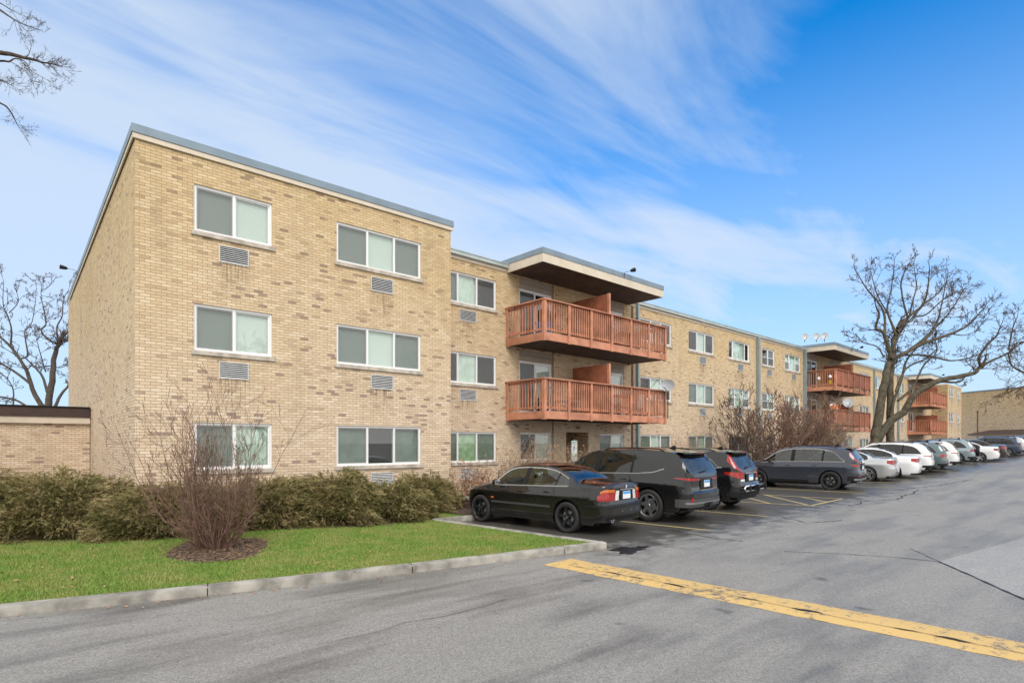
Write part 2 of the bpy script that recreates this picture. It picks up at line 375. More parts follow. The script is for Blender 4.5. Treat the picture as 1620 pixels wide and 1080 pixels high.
# pale newer patch beyond the joint on the right, and the cracks
def strip(name, pts, w, mat, h=.004, kind='structure', jit=0, seed=1, taper=False):
    rnd = random.Random(seed); P = []
    for i in range(len(pts)-1):
        a, c = Vector(pts[i]), Vector(pts[i+1]); n = max(1, int((c-a).length/.12)) if jit else 1
        for k in range(n): P.append(a.lerp(c, k/n))
    P.append(Vector(pts[-1])); mb = MB(); rows = []
    off = 0
    for i, p in enumerate(P):
        d = (P[min(i+1, len(P)-1)]-P[max(i-1, 0)]); d.z = 0; d.normalize(); n = Vector((-d.y, d.x, 0))
        off = off*.8+rnd.uniform(-jit, jit); ww = w*(rnd.uniform(.4, 1.3) if jit else 1)
        c = p+n*off
        a, e = c+n*ww/2, c-n*ww/2
        rows.append([(a.x, a.y, gz(a.x)+h), (e.x, e.y, gz(e.x)+h)])
    mb.grid(rows, flip=False)
    o = mb.build(name, mat); return tag(o, kind=kind)
g = ground
pa = [g(1485, 888), g(1560, 921), g(1620, 948), g(1900, 1050)]
mb = MB(); q = [g(1485, 888), g(1620, 948), g(1900, 1060), g(2300, 900), g(1900, 800), g(1640, 845)]
mb.poly([(p.x, p.y, gz(p.x)+.004) for p in q]); tag(mb.build('asphalt_patch', M['asphalt_patch']), kind='structure')
strip('road_crack', pa, .035, M['crack'], .008, jit=.006, seed=2)
strip('road_crack', [g(1240, 872), g(1330, 876), g(1420, 882), g(1482, 888)], .022, M['crack'], .008, jit=.01, seed=3)
strip('road_crack', [g(1440, 867), g(1485, 888)], .015, M['crack'], .008, jit=.015, seed=4)
strip('road_crack', [g(1060, 838), g(1110, 848), g(1175, 856)], .03, M['crack'], .008, jit=.02, seed=5)
strip('road_crack', [g(640, 985), g(700, 975), g(760, 960), g(800, 948)], .008, M['crack'], .006, jit=.012, seed=6)
strip('road_crack', [g(500, 1020), g(590, 1000), g(640, 985)], .006, M['crack'], .006, jit=.012, seed=16)
strip('road_crack', [g(1340, 800), g(1370, 792), g(1420, 790), g(1450, 775)], .04, M['crack'], .008, jit=.05, seed=7)
strip('road_crack', [g(1240, 818), g(1275, 826), g(1330, 822)], .03, M['crack'], .008, jit=.05, seed=8)
strip('road_crack', [g(1420, 775), g(1480, 768), g(1540, 758)], .04, M['crack'], .008, jit=.05, seed=9)
mb = MB(); c = g(998, 868.5); rn = random.Random(4)
RD = Vector((ST, -CT)); FD = Vector((CT, ST))
mb.poly([(*(c.xy+RD*(.34+.09*math.sin(5*t)+rn.uniform(-.04, .04))*math.cos(t)+FD*((.13+.06*math.sin(3*t+1)+rn.uniform(-.02, .02))*math.sin(t)*2.2+.18*math.cos(t))), .005) for t in [i*2*math.pi/60 for i in range(60)]])
tag(mb.build('wet_puddle', pmat('puddle', (.012, .012, .012), .25)), kind='structure')
# speed hump strip painted yellow: a low rounded ridge with a crack along it
A0, A1 = (g(863, 890)+g(900, 886.3))/2, (g(1620, 1017)+g(1620, 1046))/2
d_ = (A1-A0).normalized(); A1 = A0+d_*((A1-A0).length+6); n_ = Vector((-d_.y, d_.x, 0)); L_ = (A1-A0).length
mb = MB(); rows = []; rn = random.Random(3)
N = 120
for i in range(N+1):
    p = A0+d_*(L_*i/N); wv = .335+.03*noise.noise(Vector((i*.3, 0, 0))); e = 0 if i in (0, N) else 1
    rows.append([tuple(p+n_*(u*wv)+Vector((0, 0, .003+e*.022*(1-u*u)+.004*e*noise.noise(Vector((i*.7, u*3, 5)))))) for u in (-1, -.8, -.5, -.2, .2, .5, .8, 1)])
mb.grid(rows, flip=True); tag(mb.build('yellow_speed_hump', M['yellow'], smooth=40), 'long worn yellow painted speed hump crossing the asphalt in the foreground', 'speed hump')
mbc = MB(); rows = []; off = 0
for i in range(260):
    t = i/259; p = A0+d_*(.35+t*(L_-.5)); off = off*.93+rn.uniform(-.012, .012); ww = .004+.05*max(0, noise.noise(Vector((i*.13, 3, 1)))+.02)
    u = max(-.9, min(.9, (-.13+off)/.335)); zz = .0035+.022*(1-u*u)+.007
    rows.append([tuple(p+n_*(-.13+off+ww)+Vector((0, 0, zz))), tuple(p+n_*(-.13+off-ww)+Vector((0, 0, zz)))])
mbc.grid(rows); tag(mbc.build('road_crack', M['crack']), kind='structure')
# kerbs -------------------------------------------------------------
def kerb(name, pts, label, w=.17, h=.118, joints=2.4, seed=0):
    pts = [Vector((p[0], p[1], 0)) for p in pts]; mb = MB()
    P = []; acc = 0
    for a, c in zip(pts, pts[1:]):
        n = max(1, int((c-a).length/.4))
        for k in range(n): P.append(a.lerp(c, k/n))
    P.append(pts[-1]); rows = []
    for i, p in enumerate(P):
        d = (P[min(i+1, len(P)-1)]-P[max(i-1, 0)]).normalized(); n = Vector((-d.y, d.x, 0)); z = gz(p.x)
        hh = h+.006*noise.noise(Vector((i*.5, seed, 0)))
        rows.append([(*(p+n*(-w/2)).xy, z-.05), (*(p+n*(-w/2)).xy, z+hh-.03), (*(p+n*(-w/2+.012)).xy, z+hh-.008), (*(p+n*(-w/2+.035)).xy, z+hh), (*(p+n*(w/2-.02)).xy, z+hh), (*(p+n*(w/2)).xy, z+hh-.02), (*(p+n*(w/2)).xy, z-.05)])
    mb.grid(rows, flip=True); mb.poly([r for r in rows[0]]); mb.poly([r for r in rows[-1]][::-1])
    # joints: thin dark slots set 2 mm proud
    acc = .9
    for a, c in zip(P, P[1:]):
        acc += (c-a).length
        if acc > joints:
            acc = 0; d = (c-a).normalized(); n = Vector((-d.y, d.x, 0)); z = gz(a.x); e = d*.006
            for s0, z0, s1, z1 in ((-w/2-.003, 0, -w/2-.003, h-.028), (-w/2-.003, h-.028, -w/2+.033, h+.006), (-w/2+.033, h+.006, w/2, h+.006)):
                p0 = a+n*s0+Vector((0, 0, z+z0)); p1 = a+n*s1+Vector((0, 0, z+z1)); mb.quad(p0-e, p0+e, p1+e, p1-e, 1)
    o = mb.build(name, [M['concrete'], M['crack']], smooth=35); tag(o, label, 'kerb'); return o
M['concrete'] = pmat('kerb_concrete', (.27, .255, .225), .85, nscale=3.5, namt=.4, bump=.35, bscale=70)
K0 = g(975, 865); corner = lot(-1.75, -8.95)
kc = Vector((8.30, 6.86, 0))
kerb('concrete_kerb', [(-14, 10.9), (-6, 9.75), (-3, 9.2), (-.11, 8.62), (1.4, 8.22), (2.82, 7.87), (4.5, 7.52), (6.3, 7.2), (8.22, 6.90)], 'long pale concrete kerb edging the lawn along the road')
kerb('concrete_kerb', [(8.16, 7.0), (7.95, 8.6), (7.62, 11.55)], 'straight concrete kerb beside the black sedan running towards the building', joints=3, seed=3)
bk = [(7.55, 11.62)]+[tuple(lot(s, -4.2-.0, 0).xy) for s in (-1, 2, 6, 10, 16, 24, 32, 40, 50, 60)]
kerb('concrete_kerb', [(p[0], p[1]) for p in bk], 'concrete kerb along the front of the row of parked cars', seed=5)
# lawn, mulch beds ---------------------------------------------------
LZ = .10
LAWN = [(-60, 18.6), (-14, 10.98), (-6, 9.83), (-3, 9.28), (-.11, 8.7), (1.4, 8.30), (2.82, 7.95), (4.5, 7.60), (6.3, 7.28), (8.08, 7.0), (7.87, 8.6), (7.54, 11.66), (8.9, 11.75), (9.6, 12.6), (9.9, 14.45), (1.9, 14.45), (1.9, 26), (-60, 26)]
def grass_mat():
    m, nt, b = new_mat('grass')
    tc = nt.nodes.new('ShaderNodeTexCoord').outputs['Object']
    a = noise_n(nt, tc, 1.1, 4, .6); f = noise_n(nt, tc, 60, 3, .7); w = noise_n(nt, tc, 9, 4, .6)
    c = mixc(nt, a, (.10, .19, .018), (.17, .27, .035)); c = mixc(nt, math_n(nt, 'MULTIPLY', w, .5), c, (.21, .24, .05)); c = mixc(nt, f, mixc(nt, .5, c, (.03, .06, .01)), c)
    nt.links.new(c, b.inputs['Base Color']); b.inputs['Roughness'].default_value = .7; b.inputs['Specular IOR Level'].default_value = .3
    return m
M['grass'] = grass_mat()
mb = MB(); mb.poly([(x, y, LZ-.02) for x, y in LAWN]); tag(mb.build('lawn_ground', M['grass']), kind='structure')
# planting bed along the long front
mb = MB(); pr = None
for s in [-1.6, 0, 4, 8, 9, 10, 12, 14, 16, 20, 26, 32, 38, 44, 50, 56, 62, 66]:
    q0, q1 = lot(s, -4.12, .12), lot(s, -.0, .12)
    if pr: mb.quad(pr[0], q0, q1, pr[1])
    pr = (q0, q1)
tag(mb.build('planting_bed', M['mulch'], smooth=30), kind='structure')
def inpoly(x, y, P):
    c = False; j = len(P)-1
    for i in range(len(P)):
        if (P[i][1] > y) != (P[j][1] > y) and x < (P[j][0]-P[i][0])*(y-P[i][1])/(P[j][1]-P[i][1])+P[i][0]: c = not c
        j = i
    return c
def smooth_outline(pts, n=10, jit=.05, seed=0):
    rn = random.Random(seed); out = []; k = len(pts)
    for i in range(k):
        p0, p1, p2, p3 = [Vector(pts[(i+j-1) % k]) for j in range(4)]
        for t in [a/n for a in range(n)]:
            q = .5*((2*p1)+(-p0+p2)*t+(2*p0-5*p1+4*p2-p3)*t*t+(-p0+3*p1-3*p2+p3)*t**3)
            out.append((q.x+rn.uniform(-jit, jit), q.y+rn.uniform(-jit, jit)))
    return out
h_ = LZ
SB = ground(340, 866, h_)
oval = smooth_outline([tuple(ground(*p, h_).xy) for p in ((262, 876), (300, 855), (345, 851), (400, 851), (423, 857), (405, 876), (360, 886), (300, 887))], 8, .025, 1)
BEDL = smooth_outline([tuple(ground(*p, h_).xy) for p in ((-330, 838), (-150, 850), (0, 853), (130, 853), (262, 850), (330, 842), (420, 836), (520, 833), (620, 828), (690, 812), (704, 798))][:1]+[tuple(ground(*p, h_).xy) for p in ((-150, 850), (0, 853), (130, 853), (262, 850), (330, 842), (420, 836), (520, 833), (620, 828), (685, 815))]+[(9.3, 14.6), (9.0, 14.9), (2.4, 15), (1.9, 18), (1.9, 24), (-14, 24)], 6, .02, 2)
for nm, P, z in (('mulch_bed', BEDL, LZ-.012), ('mulch_circle', oval, LZ-.008)):
    mb = MB(); mb.poly([(x, y, z) for x, y in P]); tag(mb.build(nm, M['mulch' if nm == 'mulch_bed' else 'soil']), kind='structure')
# grass blades: uncountable, one object
rs = np.random.RandomState(5)
def blades(name, region, excl, n, h0, h1):
    x0, x1, y0, y1 = region
    X = rs.uniform(x0, x1, n*2); Y = rs.uniform(y0, y1, n*2)
    def inside(poly):
        c = np.zeros(len(X), bool); j = len(poly)-1
        for i in range(len(poly)):
            (xi, yi), (xj, yj) = poly[i][:2], poly[j][:2]
            if yi != yj: c ^= ((yi > Y) != (yj > Y)) & (X < (xj-xi)*(Y-yi)/(yj-yi)+xi)
            j = i
        return c
    ok = inside(LAWN)
    for e in excl: ok &= ~inside(e)
    P = np.c_[X, Y][ok][:n]; k = len(P); a = rs.uniform(0, 2*np.pi, k); h = rs.uniform(h0, h1, k); w = rs.uniform(.004, .009, k)
    lean = rs.uniform(0, .03, k); la = rs.uniform(0, 2*np.pi, k)
    V = np.zeros((k*3, 3)); z = LZ-.021
    V[0::3] = np.c_[P[:, 0]-np.cos(a)*w, P[:, 1]-np.sin(a)*w, np.full(k, z)]
    V[1::3] = np.c_[P[:, 0]+np.cos(a)*w, P[:, 1]+np.sin(a)*w, np.full(k, z)]
    V[2::3] = np.c_[P[:, 0]+np.cos(la)*lean, P[:, 1]+np.sin(la)*lean, z+h]
    me = bpy.data.meshes.new(name); me.vertices.add(k*3); me.vertices.foreach_set('co', V.ravel()); me.loops.add(k*3); me.loops.foreach_set('vertex_index', np.arange(k*3))
    me.polygons.add(k); me.polygons.foreach_set('loop_start', np.arange(0, k*3, 3)); me.update(); me.validate()
    me.materials.append(M['blade']); o = bpy.data.objects.new(name, me); COL.objects.link(o); return tag(o, kind='stuff')
def leafy(name, c0, c1, c2, sc=3, rough=.6):
    m, nt, b = new_mat(name)
    geo = nt.nodes.new('ShaderNodeNewGeometry'); tc = nt.nodes.new('ShaderNodeTexCoord').outputs['Object']
    n = noise_n(nt, tc, sc, 4, .6)
    c = mixc(nt, geo.outputs['Random Per Island'], c0, c1)
    mr = nt.nodes.new('ShaderNodeMapRange'); mr.inputs['From Min'].default_value = .4; mr.inputs['From Max'].default_value = .62; nt.links.new(n, mr.inputs['Value'])
    c = mixc(nt, math_n(nt, 'MULTIPLY', mr.outputs['Result'], .8), c, c2)
    nt.links.new(c, b.inputs['Base Color']); b.inputs['Roughness'].default_value = rough; b.inputs['Specular IOR Level'].default_value = .25
    return m
M['blade'] = leafy('grass_blade', (.11, .20, .03), (.25, .36, .08), (.30, .31, .10), 1.6)
blades('grass', (-5.5, 9.2, 6.9, 14.4), [BEDL, oval], 230000, .02, .05)
# ================================================================== THE APARTMENT BUILDING
HA = 8.70
BLD = empty('apartment_building', (FA[0].x+1.95, FA[0].y, 0), 0, 'long three storey yellow brick apartment building with redwood balconies and flat roof', 'apartment building')
def put(o, fr, parent=BLD):
    o.parent = parent; o.location = fr[0]-parent.location if parent is BLD else fr[0]; o.rotation_euler = (0, 0, fr[1]); return o
def wall_holes(mb, s0, s1, z0, z1, holes, y=0, dep=.10, m=0):
    xs = sorted({s0, s1, *[h[0] for h in holes], *[h[1] for h in holes]}); zs = sorted({z0, z1, *[h[2] for h in holes], *[h[3] for h in holes]})
    for a, b in zip(xs, xs[1:]):
        for c, d in zip(zs, zs[1:]):
            cx, cz = (a+b)/2, (c+d)/2
            if any(h[0] < cx < h[1] and h[2] < cz < h[3] for h in holes): continue
            mb.quad((a, y, c), (b, y, c), (b, y, d), (a, y, d), m)
    for a, b, c, d in holes:
        mb.quad((a, y, c), (a, y, d), (a, y+dep, d), (a, y+dep, c), m); mb.quad((b, y, c), (b, y+dep, c), (b, y+dep, d), (b, y, d), m)
        mb.quad((a, y, d), (b, y, d), (b, y+dep, d), (a, y+dep, d), m); mb.quad((a, y, c), (a, y+dep, c), (b, y+dep, c), (b, y, c), m)
ROWA = [(1.32, 2.40), (4.03, 5.09), (6.73, 7.79)]; ROWB = [(1.27, 2.32), (3.96, 5.01), (6.66, 7.70)]
def window(fr, s0, s1, z0, z1, cols, sill=True, cover='blind', coverl=None, label=None, tb=.05, seed=0, door=False):
    """cols: list of (width fraction, kind) kind: 's' screened slider, 'p' plain slider, 'f' fixed, 'd' double hung"""
    rn = random.Random(seed); f = MB(); gl = MB(); SC = []; CV = []
    y0, y1 = .035, .10
    f.box((s0, y0, z0), (s0+tb, y1, z1)); f.box((s1-tb, y0, z0), (s1, y1, z1)); f.box((s0+tb, y0+.001, z1-tb), (s1-tb, y1, z1)); f.box((s0+tb, y0+.001, z0), (s1-tb, y1, z0+tb))
    tot = sum(c[0] for c in cols); x = s0+tb; W = s1-s0-2*tb
    for i, (w, k) in enumerate(cols):
        xe = x+W*w/tot; a, b = x, xe
        if i < len(cols)-1: f.box((xe-.022, y0+.003, z0+tb), (xe+.022, y1-.002, z1-tb)); b = xe-.022
        if i > 0: a = x+.022
        zb, zt = z0+tb, z1-tb; st = .03 if k in 'spd' else .0
        yy = .062 if k in 'sf' else .078
        if st:
            f.box((a, yy-.012, zb), (a+st, yy+.012, zt)); f.box((b-st, yy-.012, zb), (b, yy+.012, zt)); f.box((a+st, yy-.011, zt-st), (b-st, yy+.011, zt)); f.box((a+st, yy-.011, zb), (b-st, yy+.011, zb+st))
        if k == 'd': zm = (zb+zt)/2; f.box((a+st, yy-.016, zm-.02), (b-st, yy+.016, zm+.02))
        gl.quad((a+st, yy, zb+st), (b-st, yy, zb+st), (b-st, yy, zt-st), (a+st, yy, zt-st))
        if k in 'sd': sc = MB(); SC.append(sc)
        if k == 's': sc.quad((a+.012, yy-.014, zb+.01), (b-.01, yy-.014, zb+.01), (b-.01, yy-.014, zt-.01), (a+.012, yy-.014, zt-.01))
        if k == 'd': sc.quad((a+.012, yy-.018, zb+.01), (b-.01, yy-.018, zb+.01), (b-.01, yy-.018, zm), (a+.012, yy-.018, zm))
        cv = MB(); CV.append(cv); ck = cover if isinstance(cover, str) else cover[i % len(cover)]
        A, B_ = (x if i else s0), (xe if i < len(cols)-1 else s1)
        if ck == 'blind':
            n = int((z1-z0)/.028)
            for j in range(n):
                z = z0+.01+j*.028; cv.quad((A+.01, .130, z), (B_-.01, .130, z), (B_-.01, .138, z+.0275), (A+.01, .138, z+.0275), 0)
        elif ck in ('vert', 'green', 'sheer'):
            n = max(2, int((B_-A)/.09)); mi = {'vert': 1, 'green': 2, 'sheer': 1}[ck]
            for j in range(n):
                u0, u1 = A+(B_-A)*j/n, A+(B_-A)*(j+1)/n; o_ = .03 if ck != 'sheer' else .02*rn.random()
                cv.quad((u0, .13+o_, z0), (u1, .13, z0), (u1, .13, z1), (u0, .13+o_, z1), mi)
        elif ck == 'half':
            n = int((z1-z0)*(.35+.4*rn.random())/.028)
            for j in range(n):
                z = z1-.028-j*.028; cv.quad((A+.01, .130, z), (B_-.01, .130, z), (B_-.01, .138, z+.0275), (A+.01, .138, z+.0275), 0)
        x = xe
    fo = f.build('balcony_door' if door else 'window', M['vinyl'], smooth=None); put(fo, fr)
    if label: fo['label'] = label
    gl.build('pane', M['glass'], fo)
    for sc in SC: sc.build('insect_screen', M['screen'], fo)
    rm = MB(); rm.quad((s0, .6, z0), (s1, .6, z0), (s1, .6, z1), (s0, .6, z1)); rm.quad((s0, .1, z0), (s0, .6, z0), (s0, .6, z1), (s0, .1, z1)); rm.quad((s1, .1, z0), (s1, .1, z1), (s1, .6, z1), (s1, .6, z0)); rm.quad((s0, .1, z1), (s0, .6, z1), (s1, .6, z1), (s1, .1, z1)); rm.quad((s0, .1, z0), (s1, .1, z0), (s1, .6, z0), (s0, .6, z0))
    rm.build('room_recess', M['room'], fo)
    for cv in CV:
        if cv.f: cv.build('blind' if cv.m[0] == 0 else 'curtain', [M['blind'], M['curtain'], M['curtain_green']], fo)
    if sill:
        sb = MB(); e = .06; sb.box((s0-e, -.05, z0-.10), (s1+e, .034, z0-.001)); sb.build('sill', M['stone'], fo)
    return (s0, s1, z0, z1)
def stain_mat():
    m, nt, b = new_mat('drip_stain'); o = nt.nodes['Material Output']; uv = nt.nodes.new('ShaderNodeUVMap').outputs['UV']; tc = nt.nodes.new('ShaderNodeTexCoord').outputs['Object']
    n = noise_n(nt, tc, 6, 4, .6, (4.5, 1, .22)); sp = nt.nodes.new('ShaderNodeSeparateXYZ'); nt.links.new(uv, sp.inputs[0])
    e = math_n(nt, 'MULTIPLY', math_n(nt, 'MULTIPLY', sp.outputs['X'], math_n(nt, 'SUBTRACT', 1.0, sp.outputs['X'])), 4.0)
    mr = nt.nodes.new('ShaderNodeMapRange'); mr.inputs['From Min'].default_value = .45; mr.inputs['From Max'].default_value = .68; nt.links.new(n, mr.inputs['Value'])
    a = math_n(nt, 'MULTIPLY', math_n(nt, 'MULTIPLY', mr.outputs['Result'], math_n(nt, 'POWER', sp.outputs['Y'], 1.6)), math_n(nt, 'POWER', e, .6))
    b.inputs['Base Color'].default_value = (.20, .13, .07, 1); b.inputs['Roughness'].default_value = .9
    nt.links.new(math_n(nt, 'MULTIPLY', a, .75, True), b.inputs['Alpha']); return m
M['stain'] = stain_mat()
def grille(fr, s0, s1, z0, z1):
    g_ = MB(); t = .018
    g_.box((s0, -.025, z0), (s0+t, .03, z1)); g_.box((s1-t, -.025, z0), (s1, .03, z1)); g_.box((s0+t, -.024, z1-t), (s1-t, .03, z1)); g_.box((s0+t, -.024, z0), (s1-t, .03, z0+t))
    n = 8; h = (z1-z0-2*t)/n
    for i in range(n):
        z = z0+t+i*h; g_.quad((s0+t, -.0235, z+.002), (s1-t, -.0235, z+.002), (s1-t, -.006, z+h*.52), (s0+t, -.006, z+h*.52))
    g_.quad((s0+t, -.0045, z0+t), (s1-t, -.0045, z0+t), (s1-t, -.0045, z1-t), (s0+t, -.0045, z1-t), 1)
    go = put(g_.build('air_conditioner_grille', [M['grille'], M['black']]), fr)
    q = MB(); q.quad((s0-.05, -.003, z0-1.0), (s1+.05, -.003, z0-1.0), (s1+.05, -.003, z0), (s0-.05, -.003, z0)); so_ = q.build('drip_stain', M['stain'], go)
    l = so_.data.uv_layers.new(name='UVMap').data
    for i, c in enumerate(((0, 0), (1, 0), (1, 1), (0, 1))): l[i].uv = c
# ---- wing (frame A)
HOL = []
a0, a1 = fs(307, FA), fs(430.5, FA); b0, b1 = fs(532.5, FA), fs(666, FA)
for r, (z0, z1) in enumerate(ROWA):
    HOL.append(window(FA, a0, a1, z0, z1, [(1, 's'), (1, 'p')], cover='blind' if r else 'vert', seed=r))
    HOL.append(window(FA, b0, b1, z0, z1, [(1.05, 's'), (1, 'f'), (1, 's')], cover='blind' if r else ('vert', 'none', 'vert'), seed=r+9))
    zz = (z0-.21, z0-.60)
    if r: grille(FA, fs(346.5, FA), fs(393, FA), zz[1], zz[0])
    grille(FA, fs(586.5, FA), fs(621.5, FA), zz[1], zz[0])
E0, E1 = 1.95, fs(713, FA)
w = MB(); wall_holes(w, E0, E1, -.1, HA-.28, HOL)
w.quad((E1, 0, -.1), (E1, 4, -.1), (E1, 4, HA-.28), (E1, 0, HA-.28))
put(w.build('wall', M['brick'], uv=True), FA)
w = MB(); w.quad((E0, 0, -.1), (E0, 0, HA-.28), (E0, 19.7, HA-.28), (E0, 19.7, -.1)); w.quad((E0, 19.7, -.1), (E0, 19.7, HA-.28), (12, 19.7, HA-.28), (12, 19.7, -.1))
put(w.build('wall', M['brick'], uv=True), FA)['label'] = 'windowless side wall of the projecting wing'
w = MB(); w.box((E1-.75, -.006, -.1), (E1+.006, .3, .42)); put(w.build('foundation', M['concrete']), FA)
w = MB(); w.quad((E0, 0, HA-.02), (E1, 0, HA-.02), (E1, 19.7, HA-.02), (E0, 19.7, HA-.02))
o_ = .05
w.box((E0-o_, -o_, HA-.28), (E1+o_, -o_+.03, HA-.18), 1); w.box((E0-o_, -o_+.031, HA-.28), (E0-o_+.03, 19.75, HA-.18), 1); w.box((E1+o_-.03, -o_+.031, HA-.28), (E1+o_, 2, HA-.18), 1)
w.box((E0-o_, -o_, HA-.29), (E1+o_, .02, HA-.281), 1); 
w.box((E0-o_-.02, -o_-.02, HA-.178), (E1+o_+.02, -o_+.03, HA), 0); w.box((E0-o_-.02, -o_+.031, HA-.178), (E0-o_+.03, 19.77, HA), 0); w.box((E1+o_-.03, -o_+.031, HA-.178), (E1+o_+.02, 2, HA), 0)
put(w.build('roof', [M['fascia_blue'], M['fascia_cream']]), FA)
# floodlight on the side roof edge and on the canopies
def floodlight(fr, p, aim, parent=BLD):
    f = MB(); p = Vector(p); aim = Vector(aim)
    f.tube([p-Vector((0, 0, .2)), p], .010, 6); f.tube([p, p+aim*.35], .008, 6)
    c = p+aim*.5; f.tube([c-aim*.16, c-aim*.12, c, c+aim*.12], [.02, .055, .075, .085], 10)
    put(f.build('floodlight', M['black'], smooth=40), fr, parent)
floodlight(FA, (E0-.08, 13.7, HA-.02), Vector((-.82, .25, .15)))
# ---- long front (frame B)
HOLB = []
def fwin(px0, px1, r, cols, cover='blind', **k):
    HOLB.append(window(FB, fs(px0), fs(px1), *ROWB[r], cols, cover=cover, seed=int(px0)+r, **k))
S3 = [(1, 's'), (1, 'f'), (1, 's')]; S2 = [(1, 's'), (1, 'p')]; P3 = [(.55, 'p'), (1.5, 'f'), (.55, 'p')]; D3 = [(1, 'd'), (1.35, 'f'), (1, 'd')]; D2 = [(1, 'd'), (1, 'd')]
fwin(692, 785, 0, S3, 'green'); fwin(692, 785, 1, S3, ('none', 'sheer', 'none')); fwin(692, 785, 2, S3, ('blind', 'sheer', 'none'))
for z0, z1 in ROWB: grille(FB, fs(727), fs(753), z0-.58, z0-.2)
fwin(822.6, 872.6, 0, [(1, 's'), (1, 'p')], ('none', 'sheer'))
fwin(948.5, 986.5, 0, [(1, 's'), (1, 'p')], ('vert', 'blind'))
fwin(1013, 1062, 0, S3, ('green', 'half', 'blind')); fwin(1013, 1062, 1, S3, ('none', 'sheer', 'half')); fwin(1013, 1062, 2, S3, ('none', 'sheer', 'none'))
fwin(1089.5, 1129.5, 0, S3, 'sheer'); fwin(1089.5, 1129.5, 1, S3, 'sheer'); fwin(1089.5, 1129.5, 2, S3, ('none', 'blind', 'none'))
fwin(1153, 1186, 0, [(1, 's'), (1, 's')], 'none'); fwin(1153, 1186, 1, D3, 'sheer'); fwin(1153, 1186, 2, P3, ('none', 'sheer', 'none'))
fwin(1206, 1225.5, 0, D2, 'none'); fwin(1206, 1225.5, 1, D2, ('none', 'sheer')); fwin(1206, 1225.5, 2, D2, 'none')
fwin(1242, 1266, 0, D3, 'sheer'); fwin(1242, 1266, 1, D3, 'sheer'); fwin(1242, 1266, 2, D3, 'sheer')
for px0, px1 in ((1106, 1117), (1166.5, 1176), (1213, 1221), (1252, 1259)):
    for r in (1, 2): z0 = ROWB[r][0]; grille(FB, fs(px0), fs(px1), z0-.60, z0-.2)
for px0, px1, cols in ((1360.5, 1375.5, S3), (1384.5, 1393.5, S2), (1421, 1431, S3)):
    for r in range(3): fwin(px0, px1, r, cols, ('none', 'sheer', 'none'))
for r in (1, 2): grille(FB, fs(1425), fs(1428.6), ROWB[r][0]-.6, ROWB[r][0]-.2)
for px0, px1 in ((1314, 1324), (1335, 1350), (1437, 1442), (1453.5, 1458.5), (1464, 1472)): fwin(px0, px1, 0, S2, ('none', 'sheer'))
# balcony doors: s positions; decks at these levels
DECK = [3.03, 5.70]; BD = 1.93
bays = [(fs(801.3), fs(801.3)+7.25, 'a'), (fs(1273.7), fs(1273.7)+6.9, 'b'), (fs(1435.5), fs(1435.5)+6.0, 'c')]
for bi, (u0, u1, nm) in enumerate(bays):
    L = u1-u0
    doors = [(fs(821.5), fs(873)), (fs(948.5), fs(986.5))] if bi == 0 else [(u0+.35, u0+2.2), (u1-2.3, u1-.5)]
    for d0, d1 in doors:
        for dz in DECK:
            z1 = dz+1.96
            window(FB, d0, d1, dz+.03, z1, [(1, 's'), (1.05, 'p')], sill=False, cover=random.Random(bi*7+int(dz)).choice([('none', 'half'), ('sheer', 'none'), 'none']), tb=.06, door=True)
            HOLB.append((d0, d1, dz+.03, z1+.42))
            p_ = MB(); top = z1+.42 if dz > 4 else z1+.42
            p_.box((d0, .02, z1+.001), (d1, .05, top)); p_.box((d0, .012, z1+.20), (d1, .019, z1+.212), 1)
            put(p_.build('door_panel', [M['cpanel'], M['soffit']]), FB)
# entrance recess
e0, e1 = fs(895.7), fs(931)
HOLE = (e0, e1, .1, 2.37); HOLB.append(HOLE)
SE = fs(1521)+8
SB3 = fs(1473.5)
w = MB(); wall_holes(w, -.6, SB3+.2, -.2, 8.30, HOLB); put(w.build('wall', M['brick'], uv=True), FB)
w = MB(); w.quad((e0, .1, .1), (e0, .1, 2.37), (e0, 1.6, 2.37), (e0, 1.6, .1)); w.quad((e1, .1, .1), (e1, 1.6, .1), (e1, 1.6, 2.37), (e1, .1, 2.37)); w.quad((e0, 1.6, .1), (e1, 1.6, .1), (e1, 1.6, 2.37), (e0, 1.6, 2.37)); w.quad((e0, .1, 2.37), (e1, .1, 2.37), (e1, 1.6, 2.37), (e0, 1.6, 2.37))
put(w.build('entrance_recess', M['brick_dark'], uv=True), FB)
w = MB(); w.quad((e0, .1, .14), (e0, 1.6, .14), (e1, 1.6, .14), (e1, .1, .14)); put(w.build('entrance_step', M['concrete']), FB)
t_ = text_mb('430', .17, 'house_number', M['black'], BLD, (0, 0, 0), (0, 0, 0))
c_ = FB[0]+Vector((math.cos(FB[1])*(e0+e1)/2, math.sin(FB[1])*(e0+e1)/2, 0))
t_.location = Vector((c_.x, c_.y-.012, 2.55))-BLD.location; t_.rotation_euler = (R(90), 0, FB[1])
